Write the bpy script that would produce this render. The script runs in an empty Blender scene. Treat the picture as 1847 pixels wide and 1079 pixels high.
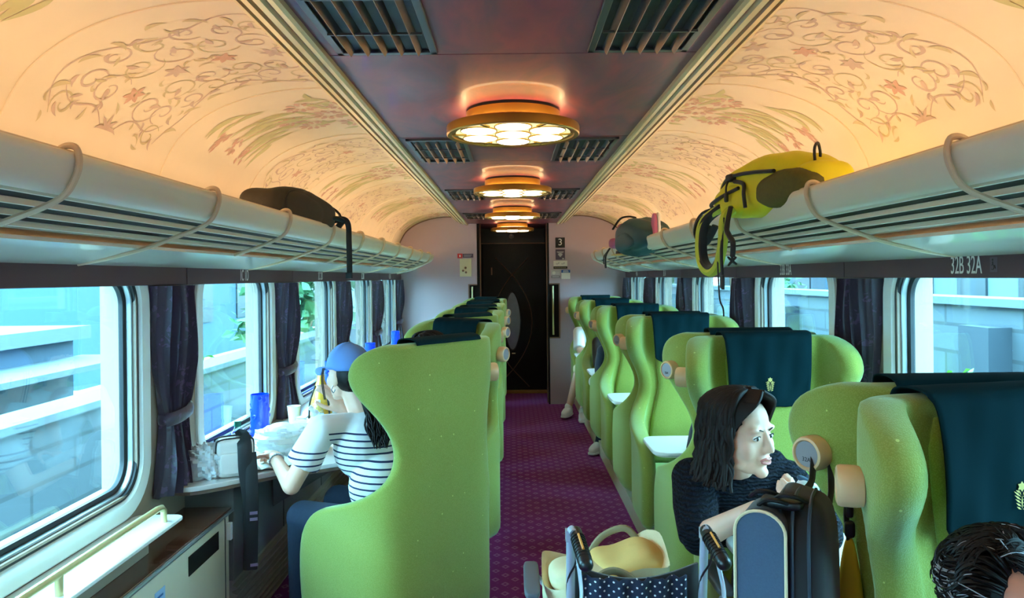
import bpy, bmesh, math, random
from mathutils import Vector, Matrix, Euler
from math import sin, cos, pi, radians, sqrt, atan2
random.seed(7)
S = bpy.context.scene
COL = S.collection

# ---------------------------------------------------------------- camera
H = 1.534                                  # eye height above the carpet
cam_d = bpy.data.cameras.new('camera')
cam = bpy.data.objects.new('camera', cam_d); COL.objects.link(cam)
cam.location = (0, 0, H)
cam.rotation_euler = (pi/2, radians(0.6), 0)
cam_d.sensor_width = 36; cam_d.lens = 36*1330/1847
cam_d.shift_y = -39.5/1847
cam_d.clip_start = 0.02; cam_d.clip_end = 300
S.camera = cam

# ---------------------------------------------------------------- sky and exposure
W = bpy.data.worlds.new('sky'); S.world = W; W.use_nodes = True
bg = W.node_tree.nodes['Background']
bg.inputs[0].default_value = (0.72, 0.90, 1.0, 1)
bg.inputs[1].default_value = 17.0
vs = S.view_settings
vs.view_transform = 'Standard'; vs.look = 'None'; vs.gamma = 1; vs.use_curve_mapping = False
vs.exposure = 0.85
COVE_POWER = 2.5
LAMP_POWER = 9.0

# ---------------------------------------------------------------- materials
def s2l(c):
    return tuple(((x/255)/12.92 if x/255 <= 0.04045 else ((x/255+0.055)/1.055)**2.4) for x in c)
def mat(name, rgb, rough=0.5, metal=0.0, spec=0.5, sheen=0.0, coat=0.0, sheen_tint=None, noise=0.0, nscale=20, bump=0.0, bscale=200, alpha=1.0, trans=0.0, sub=0.0):
    m = bpy.data.materials.new(name); m.use_nodes = True
    nt = m.node_tree; b = nt.nodes['Principled BSDF']
    c = s2l(rgb)
    b.inputs['Base Color'].default_value = (*c, 1)
    b.inputs['Roughness'].default_value = rough
    b.inputs['Metallic'].default_value = metal
    b.inputs['Specular IOR Level'].default_value = spec
    b.inputs['Sheen Weight'].default_value = sheen
    if sheen_tint: b.inputs['Sheen Tint'].default_value = (*sheen_tint, 1)
    b.inputs['Coat Weight'].default_value = coat
    b.inputs['Transmission Weight'].default_value = trans
    if sub:
        b.inputs['Subsurface Weight'].default_value = sub
        b.inputs['Subsurface Radius'].default_value = (0.012, 0.005, 0.003)
        b.inputs['Subsurface Scale'].default_value = 1.0
    tc = nt.nodes.new('ShaderNodeTexCoord')
    if noise:
        n = nt.nodes.new('ShaderNodeTexNoise'); n.inputs['Scale'].default_value = nscale; n.inputs['Detail'].default_value = 4
        nt.links.new(tc.outputs['Object'], n.inputs['Vector'])
        mx = nt.nodes.new('ShaderNodeMix'); mx.data_type = 'RGBA'
        mx.inputs[6].default_value = (*[max(0, x*(1-noise)) for x in c], 1)
        mx.inputs[7].default_value = (*[min(1, x*(1+noise)) for x in c], 1)
        nt.links.new(n.outputs['Fac'], mx.inputs[0]); nt.links.new(mx.outputs[2], b.inputs['Base Color'])
    if bump:
        n2 = nt.nodes.new('ShaderNodeTexNoise'); n2.inputs['Scale'].default_value = bscale; n2.inputs['Detail'].default_value = 3
        nt.links.new(tc.outputs['Object'], n2.inputs['Vector'])
        bp = nt.nodes.new('ShaderNodeBump'); bp.inputs['Strength'].default_value = bump; bp.inputs['Distance'].default_value = 0.004
        nt.links.new(n2.outputs['Fac'], bp.inputs['Height']); nt.links.new(bp.outputs['Normal'], b.inputs['Normal'])
    return m
def emis(name, rgb, power, base=None):
    m = bpy.data.materials.new(name); m.use_nodes = True
    b = m.node_tree.nodes['Principled BSDF']
    b.inputs['Base Color'].default_value = (*(base or rgb), 1)
    b.inputs['Emission Color'].default_value = (*rgb, 1); b.inputs['Emission Strength'].default_value = power
    return m
def N(m, kind, **kw):
    n = m.node_tree.nodes.new(kind)
    for k, v in kw.items(): setattr(n, k, v)
    return n
def math_node(m, op, a, b=None, c=None):
    n = m.node_tree.nodes.new('ShaderNodeMath'); n.operation = op
    for i, v in enumerate((a, b, c)):
        if v is None: continue
        if isinstance(v, (int, float)): n.inputs[i].default_value = v
        else: m.node_tree.links.new(v, n.inputs[i])
    return n.outputs[0]
def mixc(m, fac, a, b):
    n = m.node_tree.nodes.new('ShaderNodeMix'); n.data_type = 'RGBA'
    for i, v in ((0, fac), (6, a), (7, b)):
        if isinstance(v, (int, float)): n.inputs[i].default_value = v
        elif isinstance(v, tuple): n.inputs[i].default_value = (*v[:3], 1)
        else: m.node_tree.links.new(v, n.inputs[i])
    return n.outputs[2]
def bsdf(m): return m.node_tree.nodes['Principled BSDF']
def link(m, a, b): m.node_tree.links.new(a, b)

M = {}
M['velvet'] = mat('green_velvet', (134, 156, 50), 0.85, sheen=0.7, sheen_tint=(0.62, 1.0, 0.70), spec=0.2)
def velvet_detail(m, c1, c2, scale):
    # woven diamond weave with sparse pale flecks
    tc = N(m, 'ShaderNodeTexCoord'); v = N(m, 'ShaderNodeTexVoronoi'); v.inputs['Scale'].default_value = scale
    link(m, tc.outputs['Object'], v.inputs['Vector'])
    f = math_node(m, 'LESS_THAN', v.outputs['Distance'], 0.42)
    v2 = N(m, 'ShaderNodeTexVoronoi'); v2.inputs['Scale'].default_value = 17; v2.inputs['Randomness'].default_value = 0.25
    link(m, tc.outputs['Object'], v2.inputs['Vector'])
    g = math_node(m, 'LESS_THAN', v2.outputs['Distance'], 0.055)
    n = N(m, 'ShaderNodeTexNoise'); n.inputs['Scale'].default_value = 5; link(m, tc.outputs['Object'], n.inputs['Vector'])
    a = mixc(m, f, s2l(c1), s2l(c2))
    a2 = mixc(m, g, a, s2l((196, 205, 110)))
    link(m, a2, bsdf(m).inputs['Base Color'])
    bp = N(m, 'ShaderNodeBump'); bp.inputs['Strength'].default_value = 0.35; bp.inputs['Distance'].default_value = 0.002
    link(m, v.outputs['Distance'], bp.inputs['Height']); link(m, bp.outputs['Normal'], bsdf(m).inputs['Normal'])
velvet_detail(M['velvet'], (138, 148, 60), (149, 158, 72), 330)
M['teal'] = mat('teal_cloth', (3, 34, 40), 0.9, noise=0.15, nscale=12, spec=0.1)
M['gold'] = mat('gold_thread', (214, 190, 110), 0.5, metal=0.2)
M['wood'] = mat('pale_wood', (222, 182, 134), 0.45, noise=0.18, nscale=9, coat=0.2)
M['grey_plate'] = mat('grey_plate', (140, 130, 132), 0.4)
M['cream'] = mat('cream_laminate', (214, 204, 182), 0.45, noise=0.03)
M['white_lam'] = mat('white_laminate', (232, 232, 228), 0.25, coat=0.3)
M['white_frame'] = mat('white_frame', (222, 226, 222), 0.3)
M['gasket'] = mat('black_rubber', (22, 28, 34), 0.5)
M['alu'] = mat('brushed_metal', (170, 176, 180), 0.3, metal=0.9)
M['grey_panel'] = mat('grey_panel', (118, 118, 114), 0.35, metal=0.3, noise=0.05, nscale=4)
M['taupe'] = mat('taupe_wall', (150, 132, 116), 0.5)
M['plum'] = mat('plum_panel', (74, 48, 58), 0.45, noise=0.06, nscale=5)
M['text_white'] = mat('white_print', (225, 220, 215), 0.5)
M['rack'] = mat('rack_cream', (232, 222, 200), 0.4, noise=0.03, nscale=3)
M['soffit'] = mat('soffit_white', (222, 216, 204), 0.22, coat=0.4)
M['rib'] = mat('rack_rib', (214, 190, 156), 0.35)
M['mauve'] = mat('mauve_wall', (184, 160, 164), 0.5, bump=0.05, bscale=400)
M['black'] = mat('door_black', (10, 9, 10), 0.4, spec=0.25)
M['brown_trim'] = mat('bronze_trim', (128, 96, 76), 0.4, metal=0.25)
M['brass'] = mat('brass', (214, 178, 92), 0.3, metal=0.9)
M['gold_lamp'] = mat('gold_lacquer', (206, 150, 60), 0.32, metal=0.75)
M['brass_pale'] = mat('satin_brass', (222, 206, 150), 0.32, metal=0.6)
M['dark_wood'] = mat('dark_wood', (94, 62, 46), 0.22, noise=0.35, nscale=6, coat=0.5)
M['dark'] = mat('dark_plastic', (24, 24, 26), 0.5)
M['skin'] = mat('skin', (234, 184, 158), 0.5, sub=0.15, noise=0.04, nscale=25)
M['skin_ruddy'] = mat('ruddy_skin', (214, 140, 112), 0.45, sub=0.15)
M['lips'] = mat('lips', (206, 128, 120), 0.45)
M['eye_white'] = mat('eye_white', (235, 232, 228), 0.2)
M['iris'] = mat('iris', (32, 22, 18), 0.15)
M['hair'] = mat('black_hair', (16, 12, 12), 0.55, spec=0.25, noise=0.5, nscale=60)
M['hair_dark_brown'] = mat('dark_brown_hair', (30, 21, 19), 0.6, spec=0.25, noise=0.5, nscale=60)
M['hair_grey'] = mat('grey_hair', (150, 152, 158), 0.45)
M['hair_blond'] = mat('light_brown_hair', (170, 128, 80), 0.5)
M['navy'] = mat('navy_cloth', (24, 34, 54), 0.75, sheen=0.2, noise=0.2, nscale=30)
M['denim'] = mat('dark_denim', (28, 44, 66), 0.85, noise=0.2, nscale=60)
M['white_cloth'] = mat('white_cloth', (230, 228, 226), 0.8)
M['cap_blue'] = mat('blue_cap_cloth', (98, 138, 200), 0.8, noise=0.12, nscale=8)
M['pale_jean'] = mat('pale_blue_cloth', (150, 185, 215), 0.8)
M['black_cloth'] = mat('black_cloth', (20, 20, 23), 0.7, sheen=0.2, noise=0.3, nscale=30)
M['strap_black'] = mat('black_webbing', (14, 14, 16), 0.6)
M['charcoal'] = mat('charcoal_fabric', (62, 55, 44), 0.7, noise=0.2, nscale=30, bump=0.2, bscale=120)
M['slate'] = mat('slate_fabric', (68, 92, 116), 0.8, noise=0.12, nscale=250, bump=0.2, bscale=500)
M['yellow'] = mat('yellow_nylon', (226, 214, 20), 0.55, noise=0.1, nscale=12, bump=0.25, bscale=25)
M['yellow_cloth'] = mat('yellow_cloth', (236, 204, 40), 0.7)
M['mesh_olive'] = mat('olive_mesh', (88, 84, 24), 0.7, noise=0.3, nscale=80)
M['teal_nylon'] = mat('teal_nylon', (38, 78, 84), 0.5, noise=0.2, nscale=14, bump=0.25, bscale=30)
M['pink'] = mat('pink_cloth', (196, 110, 150), 0.7)
M['canvas'] = mat('cream_canvas', (226, 210, 168), 0.8, noise=0.1, nscale=18, bump=0.2, bscale=300)
M['canvas_yellow'] = mat('golden_canvas', (232, 196, 120), 0.8, noise=0.12, nscale=9, bump=0.15, bscale=200)
M['khaki'] = mat('khaki_strap', (150, 138, 106), 0.7)
M['steel'] = mat('painted_steel', (178, 184, 196), 0.35, metal=0.35)
M['rubber'] = mat('black_grip', (18, 18, 20), 0.35)
M['orange_label'] = mat('orange_print', (220, 140, 60), 0.5)
M['bag_white'] = mat('white_leatherette', (222, 214, 206), 0.5, bump=0.1, bscale=80)
M['blue_glass'] = mat('cobalt_glass', (8, 56, 235), 0.12, spec=0.7, coat=0.6)
M['juice'] = mat('amber_bottle', (214, 164, 54), 0.3, coat=0.3)
M['green_cap'] = mat('green_cap', (20, 140, 120), 0.4)
M['label_purple'] = mat('lilac_label', (150, 150, 200), 0.5)
M['label_green'] = mat('lime_label', (180, 210, 110), 0.5)
M['red_sign'] = mat('red_sign', (205, 60, 60), 0.5)
M['purple_sign'] = mat('purple_sign', (92, 76, 92), 0.5)
M['black_sign'] = mat('black_sign', (20, 20, 20), 0.5)
M['white_sign'] = mat('white_sign', (226, 222, 210), 0.5)
M['blue_sign'] = mat('blue_sign', (40, 90, 160), 0.5)
M['grey_sign'] = mat('grey_sign', (190, 182, 180), 0.5)
M['sole'] = mat('white_sole', (225, 225, 225), 0.6)
M['sole_black'] = mat('black_sole', (26, 26, 28), 0.7)

def glass_mat(name, tint, refl=1.0):
    m = bpy.data.materials.new(name); m.use_nodes = True; nt = m.node_tree
    for n in list(nt.nodes):
        if n.type != 'OUTPUT_MATERIAL': nt.nodes.remove(n)
    out = [n for n in nt.nodes if n.type == 'OUTPUT_MATERIAL'][0]
    t = nt.nodes.new('ShaderNodeBsdfTransparent'); t.inputs[0].default_value = (*tint, 1)
    g = nt.nodes.new('ShaderNodeBsdfGlossy'); g.inputs['Roughness'].default_value = 0.02
    ge = nt.nodes.new('ShaderNodeNewGeometry'); dt = nt.nodes.new('ShaderNodeVectorMath'); dt.operation = 'DOT_PRODUCT'
    nt.links.new(ge.outputs['Incoming'], dt.inputs[0]); nt.links.new(ge.outputs['Normal'], dt.inputs[1])
    ab = nt.nodes.new('ShaderNodeMath'); ab.operation = 'ABSOLUTE'; nt.links.new(dt.outputs['Value'], ab.inputs[0])
    om = nt.nodes.new('ShaderNodeMath'); om.operation = 'SUBTRACT'; om.inputs[0].default_value = 1.0; nt.links.new(ab.outputs[0], om.inputs[1])
    pw = nt.nodes.new('ShaderNodeMath'); pw.operation = 'POWER'; pw.inputs[1].default_value = 5; nt.links.new(om.outputs[0], pw.inputs[0])
    f = nt.nodes.new('ShaderNodeMath'); f.operation = 'MULTIPLY_ADD'; f.inputs[1].default_value = 0.96; f.inputs[2].default_value = 0.04; nt.links.new(pw.outputs[0], f.inputs[0])
    mu = nt.nodes.new('ShaderNodeMath'); mu.operation = 'MULTIPLY'; mu.inputs[1].default_value = refl; mu.use_clamp = True
    mx = nt.nodes.new('ShaderNodeMixShader')
    nt.links.new(f.outputs[0], mu.inputs[0]); nt.links.new(mu.outputs[0], mx.inputs[0])
    nt.links.new(t.outputs[0], mx.inputs[1]); nt.links.new(g.outputs[0], mx.inputs[2]); nt.links.new(mx.outputs[0], out.inputs[0])
    return m
M['glass'] = glass_mat('window_glass', (0.64, 0.92, 1.0), 1.5)
M['clear'] = glass_mat('clear_plastic', (0.86, 0.93, 0.96), 1.5)
def film_mat():
    m = bpy.data.materials.new('thin_white_film'); m.use_nodes = True; nt = m.node_tree
    b = nt.nodes['Principled BSDF']; b.inputs['Base Color'].default_value = (0.86, 0.9, 0.93, 1); b.inputs['Roughness'].default_value = 0.25
    b.inputs['Alpha'].default_value = 0.72
    n = nt.nodes.new('ShaderNodeTexNoise'); n.inputs['Scale'].default_value = 22; n.inputs['Detail'].default_value = 6
    tc = nt.nodes.new('ShaderNodeTexCoord'); nt.links.new(tc.outputs['Object'], n.inputs['Vector'])
    bp = nt.nodes.new('ShaderNodeBump'); bp.inputs['Strength'].default_value = 0.8; bp.inputs['Distance'].default_value = 0.01
    nt.links.new(n.outputs['Fac'], bp.inputs['Height']); nt.links.new(bp.outputs['Normal'], b.inputs['Normal'])
    return m
M['film'] = film_mat()

# ---------------------------------------------------------------- mesh helpers
def lerp(a, b, t): return a + (b-a)*t
def interp(tab, x):
    if x <= tab[0][0]: return tab[0][1]
    for (a, b), (c, d) in zip(tab, tab[1:]):
        if x <= c: return b + (d-b)*(x-a)/(c-a)
    return tab[-1][1]
def catmull(pts, n=6):
    pts = [Vector(p) for p in pts]; out = []
    for i in range(len(pts)-1):
        p0 = pts[max(i-1, 0)]; p1 = pts[i]; p2 = pts[i+1]; p3 = pts[min(i+2, len(pts)-1)]
        for k in range(n):
            t = k/n
            out.append(0.5*((2*p1)+(p2-p0)*t+(2*p0-5*p1+4*p2-p3)*t*t+(3*p1-p0-3*p2+p3)*t**3))
    out.append(pts[-1]); return out
class MB:
    def __init__(s): s.v = []; s.f = []; s.mi = []; s.cur = 0
    def add(s, vs, fs, m=None):
        o = len(s.v); s.v += [tuple(x) for x in vs]
        for f in fs: s.f.append(tuple(i+o for i in f)); s.mi.append(s.cur if m is None else m)
        return s
    def box(s, c, d, rot=None, m=None):
        c = Vector(c); vs = []
        for x in (-.5, .5):
            for y in (-.5, .5):
                for z in (-.5, .5):
                    p = Vector((x*d[0], y*d[1], z*d[2]))
                    if rot is not None: p = rot @ p
                    vs.append(c+p)
        return s.add(vs, [(0,1,3,2),(4,6,7,5),(0,4,5,1),(2,3,7,6),(0,2,6,4),(1,5,7,3)], m)
    def bb(s, x0, x1, y0, y1, z0, z1, m=None):
        return s.box(((x0+x1)/2, (y0+y1)/2, (z0+z1)/2), (abs(x1-x0), abs(y1-y0), abs(z1-z0)), m=m)
    def tube(s, pts, r, n=8, cap=True, closed=False, flat=None, up=None, m=None):
        pts = [Vector(p) for p in pts]; k = len(pts)
        rr = r if isinstance(r, (list, tuple)) else [r]*k
        t0 = (pts[1]-pts[0]).normalized(); u = Vector(up) if up else (Vector((0,0,1)) if abs(t0.z) < .9 else Vector((1,0,0)))
        rings = []; vs = []
        for i, p in enumerate(pts):
            if closed: t = (pts[(i+1) % k]-pts[i-1])
            else: t = pts[min(i+1, k-1)]-pts[max(i-1, 0)]
            t = t.normalized() if t.length > 1e-9 else t0
            a = t.cross(u)
            if a.length < 1e-6: a = t.orthogonal()
            a.normalize(); b = a.cross(t).normalized(); u = b if not up else Vector(up)
            for j in range(n):
                an = 2*pi*j/n
                fl = flat if flat is not None else 1.0
                vs.append(p + a*cos(an)*rr[i] + b*sin(an)*rr[i]*fl)
        fs = []
        for i in range(k if closed else k-1):
            for j in range(n):
                i2 = (i+1) % k
                fs.append((i*n+j, i*n+(j+1) % n, i2*n+(j+1) % n, i2*n+j))
        if cap and not closed:
            fs.append(tuple(reversed(range(n)))); fs.append(tuple((k-1)*n+j for j in range(n)))
        return s.add(vs, fs, m)
    def lathe(s, prof, n=32, c=(0,0,0), rot=None, sx=1, sy=1, m=None):
        c = Vector(c); vs = []; k = len(prof)
        for (r, z) in prof:
            for j in range(n):
                p = Vector((r*cos(2*pi*j/n)*sx, r*sin(2*pi*j/n)*sy, z))
                if rot is not None: p = rot @ p
                vs.append(c+p)
        fs = []
        for i in range(k-1):
            for j in range(n): fs.append((i*n+j, i*n+(j+1) % n, (i+1)*n+(j+1) % n, (i+1)*n+j))
        if prof[0][0] > 1e-5: fs.append(tuple(reversed(range(n))))
        if prof[-1][0] > 1e-5: fs.append(tuple((k-1)*n+j for j in range(n)))
        return s.add(vs, fs, m)
    def ell(s, c, r, rot=None, nu=20, nv=12, m=None):
        prof = [(max(1e-6, sin(pi*i/nv)), -cos(pi*i/nv)) for i in range(nv+1)]
        c = Vector(c); vs = []
        for (a, z) in prof:
            for j in range(nu):
                p = Vector((a*cos(2*pi*j/nu)*r[0], a*sin(2*pi*j/nu)*r[1], z*r[2]))
                if rot is not None: p = rot @ p
                vs.append(c+p)
        fs = [(i*nu+j, i*nu+(j+1) % nu, (i+1)*nu+(j+1) % nu, (i+1)*nu+j) for i in range(nv) for j in range(nu)]
        return s.add(vs, fs, m)
    def cap(s, a, b, ra, rb, n=14, m=None, flat=1.0, up=None):        # tapered capsule
        a = Vector(a); b = Vector(b); L = (b-a).length; t = (b-a).normalized(); pts = []; rr = []
        for i in range(5): an = pi/2*(i/5); pts.append(a - t*ra*cos(an)); rr.append(max(ra*sin(an), 1e-4))
        pts.append(a); rr.append(ra); pts.append(b); rr.append(rb)
        for i in range(1, 6): an = pi/2*(i/5); pts.append(b + t*rb*sin(an)); rr.append(max(rb*cos(an), 1e-4))
        return s.tube(pts, rr, n, flat=flat, up=up, m=m)
    def prism(s, poly, a, b, axis='z', m=None):
        n = len(poly); vs = []
        def mk(p, h):
            return {'z': (p[0], p[1], h), 'x': (h, p[0], p[1]), 'y': (p[0], h, p[1])}[axis]
        for h in (a, b):
            for p in poly: vs.append(mk(p, h))
        fs = [tuple(reversed(range(n))), tuple(range(n, 2*n))] + [(i, (i+1) % n, n+(i+1) % n, n+i) for i in range(n)]
        return s.add(vs, fs, m)
    def grid(s, rows, closed_u=False, m=None):
        k = len(rows); n = len(rows[0]); vs = [p for r in rows for p in r]; fs = []
        for i in range(k-1):
            for j in range(n if closed_u else n-1):
                fs.append((i*n+j, i*n+(j+1) % n, (i+1)*n+(j+1) % n, (i+1)*n+j))
        return s.add(vs, fs, m)
    def obj(s, name, mats, parent=None, smooth=True, bevel=0, sub=0, loc=None, normals=True, angle=40):
        me = bpy.data.meshes.new(name); me.from_pydata(s.v, [], s.f)
        ms = mats if isinstance(mats, (list, tuple)) else [mats]
        for m in ms: me.materials.append(M[m] if isinstance(m, str) else m)
        for i, p in enumerate(me.polygons): p.material_index = min(s.mi[i], len(ms)-1)
        if normals:
            bm = bmesh.new(); bm.from_mesh(me); bmesh.ops.recalc_face_normals(bm, faces=bm.faces); bm.to_mesh(me); bm.free()
        if smooth:
            me.polygons.foreach_set('use_smooth', [True]*len(me.polygons))
            if angle: me.set_sharp_from_angle(angle=radians(angle))
        o = bpy.data.objects.new(name, me); COL.objects.link(o)
        if parent: o.parent = parent
        if loc: o.location = loc
        if bevel:
            b = o.modifiers.new('b', 'BEVEL'); b.width = bevel; b.segments = 3; b.limit_method = 'ANGLE'; b.angle_limit = radians(40)
            me.set_sharp_from_angle(angle=radians(180)); o.modifiers.new('wn', 'WEIGHTED_NORMAL')
        if sub:
            q = o.modifiers.new('s', 'SUBSURF'); q.levels = sub; q.render_levels = sub
        return o
def bake(o):
    dg = bpy.context.evaluated_depsgraph_get(); dg.update()
    me = bpy.data.meshes.new_from_object(o.evaluated_get(dg), depsgraph=dg)
    o.modifiers.clear(); o.data = me; return o
def blob(mb, name, mats, parent, voxel=0.006, smooth=5, keep=None):
    """merge overlapping volumes into one continuous skin"""
    o = mb.obj(name, mats, parent, angle=0)
    r = o.modifiers.new('r', 'REMESH'); r.mode = 'VOXEL'; r.voxel_size = voxel; r.use_smooth_shade = True
    if smooth:
        s = o.modifiers.new('s', 'SMOOTH'); s.factor = 0.5; s.iterations = smooth
    bake(o)
    for p in o.data.polygons: p.use_smooth = True
    if not o.data.materials:
        for m in (mats if isinstance(mats, (list, tuple)) else [mats]): o.data.materials.append(M[m])
    return o
def thing(name, label, cat, loc=(0,0,0), rz=0, group=None):
    o = bpy.data.objects.new(name, None); COL.objects.link(o); o.empty_display_size = 0.05
    o.location = loc; o.rotation_euler = (0, 0, rz); o['label'] = label; o['category'] = cat
    if group: o['group'] = group
    return o
def tag(o, label, cat, group=None, kind=None):
    o['label'] = label; o['category'] = cat
    if group: o['group'] = group
    if kind: o['kind'] = kind
    return o
def struct(o, label=None):
    o['kind'] = 'structure'
    if label: o['label'] = label
    return o
def dup(root, loc=None, rz=None, label=None, group=None):
    r = root.copy(); COL.objects.link(r)
    if loc is not None: r.location = loc
    if rz is not None: r.rotation_euler = (0, 0, rz)
    if label: r['label'] = label
    if group: r['group'] = group
    for ch in list(root.children):
        c = ch.copy(); COL.objects.link(c); c.parent = r
        for g in list(ch.children):
            d = g.copy(); COL.objects.link(d); d.parent = c
    return r
def text(name, body, size, mt, parent, loc, rot, sx=1.0, ext=0.0004, align='CENTER'):
    c = bpy.data.curves.new(name, 'FONT'); c.body = body; c.size = size; c.extrude = ext; c.align_x = align; c.align_y = 'CENTER'
    c.materials.append(M[mt] if isinstance(mt, str) else mt)
    o = bpy.data.objects.new(name, c); COL.objects.link(o); o.location = loc; o.rotation_euler = rot; o.scale = (sx, 1, 1)
    dg = bpy.context.evaluated_depsgraph_get(); dg.update()
    me = bpy.data.meshes.new_from_object(o.evaluated_get(dg), depsgraph=dg); me.materials.clear(); me.materials.append(c.materials[0])
    bpy.data.objects.remove(o); bpy.data.curves.remove(c)
    o = bpy.data.objects.new(name, me); COL.objects.link(o); o.location = loc; o.rotation_euler = rot; o.scale = (sx, 1, 1)
    if parent: o.parent = parent
    return o
def rrect(a0, a1, b0, b1, r, n=8):
    pts = []
    for (cx, cy, s0) in ((a1-r, b1-r, 0), (a0+r, b1-r, 90), (a0+r, b0+r, 180), (a1-r, b0+r, 270)):
        for i in range(n+1):
            an = radians(s0 + 90*i/n); pts.append((cx+r*cos(an), cy+r*sin(an)))
    return pts

# ================================================================ the car body
XL, XR = -1.37, 1.40
Y0, Y1, YD = -1.35, 8.87, 9.81
PITCH = 1.46
SEAMS = [3.03 + PITCH*k for k in range(-3, 4)]       # -1.35 ... 7.41
def z_(dz): return H + dz

# ---- floor: plum carpet woven with small lighter lozenges
cm = mat('plum_carpet', (92, 22, 84), 0.95, sheen=0.25, spec=0.1, sheen_tint=(0.9, 0.5, 0.95))
def carpet():
    m = cm; tc = N(m, 'ShaderNodeTexCoord'); sp = N(m, 'ShaderNodeSeparateXYZ'); link(m, tc.outputs['Object'], sp.inputs[0])
    def lattice(ax, ay, ox, oy, rx, ry, lo):
        x = math_node(m, 'ADD', math_node(m, 'DIVIDE', sp.outputs[0], ax), ox); y = math_node(m, 'ADD', math_node(m, 'DIVIDE', sp.outputs[1], ay), oy)
        fx = math_node(m, 'ABSOLUTE', math_node(m, 'SUBTRACT', math_node(m, 'FRACT', x), 0.5))
        fy = math_node(m, 'ABSOLUTE', math_node(m, 'SUBTRACT', math_node(m, 'FRACT', y), 0.5))
        d = math_node(m, 'ADD', math_node(m, 'DIVIDE', fx, rx), math_node(m, 'DIVIDE', fy, ry))
        out = math_node(m, 'LESS_THAN', d, 1.0)
        inn = math_node(m, 'GREATER_THAN', d, lo)
        return math_node(m, 'MULTIPLY', out, inn)
    a = lattice(0.1, 0.11, 0, 0, 0.22, 0.24, 0.45)
    b = lattice(0.1, 0.11, 0.5, 0.5, 0.22, 0.24, 0.45)
    c = lattice(0.05, 0.055, 0.25, 0.25, 0.10, 0.10, -1)
    n = N(m, 'ShaderNodeTexNoise'); n.inputs['Scale'].default_value = 260; link(m, tc.outputs['Object'], n.inputs['Vector'])
    base = mixc(m, n.outputs['Fac'], s2l((96, 14, 88)), s2l((140, 34, 132)))
    ab = math_node(m, 'MAXIMUM', a, b)
    c1 = mixc(m, math_node(m, 'MULTIPLY', c, 0.35), base, s2l((150, 90, 150)))
    c2 = mixc(m, math_node(m, 'MULTIPLY', ab, 0.55), c1, s2l((176, 126, 168)))
    link(m, c2, bsdf(m).inputs['Base Color'])
carpet()
fl = MB(); fl.bb(XL-0.1, XR+0.1, Y0, YD+0.05, -0.06, 0)
struct(fl.obj('floor', cm, smooth=False), 'plum patterned carpet of the aisle')

# ---- side walls with window openings
GZ0, GZ1 = 0.79, 1.545
def wins():
    return [(s+0.24, s+PITCH-0.36) for s in SEAMS]
def side_wall(x, sgn, name):
    mb = MB(); xo = x + sgn*0.13
    mb.bb(x, xo, Y0, Y1, 0, GZ0-0.012); mb.bb(x, xo, Y0, Y1, GZ1+0.012, 2.05)
    ed = [Y0]
    for a, b in wins(): ed += [a-0.012, b+0.012]
    ed.append(Y1)
    for i in range(0, len(ed), 2): mb.bb(x, xo, ed[i], ed[i+1], GZ0-0.012, GZ1+0.012)
    return struct(mb.obj(name, 'taupe', smooth=False), 'taupe wall below and between the windows')
side_wall(XL, -1, 'wall_left'); side_wall(XR, 1, 'wall_right')

def window(x, sgn, a, b, n):
    w = bpy.data.objects.new('window_%d' % n, None); COL.objects.link(w); w.location = (x, (a+b)/2, GZ0); w['kind'] = 'structure'
    w['label'] = 'large train window with rounded white frame'
    hw = (b-a)/2; hz = GZ1-GZ0
    def ring(offs, depths, mt, nm):                    # sweep around the rounded opening
        mb = MB(); rows = []
        for o, d in zip(offs, depths):
            r = max(0.02, 0.10+o)
            rows.append([(d*sgn, p[0], p[1]) for p in rrect(-hw-o, hw+o, -o, hz+o, r)])
        mb.grid(rows, closed_u=True); return mb.obj(nm, mt, w, angle=35)
    top = 0.0
    ring([0.094, 0.094, 0.088, 0.035, 0.026], [0.004, -0.010, -0.014, -0.012, 0.004], 'white_frame', 'frame')
    ring([0.026, 0.026, 0.014, 0.012], [0.02, -0.002, 0.002, 0.022], 'gasket', 'gasket')
    ring([0.0125, 0.010, 0.004, 0.002], [0.022, 0.012, 0.014, 0.036], 'alu', 'inner_rim')
    ring([0.004, 0.000, -0.014, -0.014], [0.034, 0.030, 0.034, 0.05], 'gasket', 'glazing_seal')
    mb = MB(); mb.prism(rrect(-hw+0.002, hw-0.002, 0.002, hz-0.002, 0.09), 0.040, 0.046, 'x')
    if sgn < 0: mb.v = [(-v[0], v[1], v[2]) for v in mb.v]
    mb.obj('pane', 'glass', w, angle=35)
k = 1
for a, b in wins():
    window(XL, -1, a, b, k); window(XR, 1, a, b, k+1); k += 2

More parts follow.
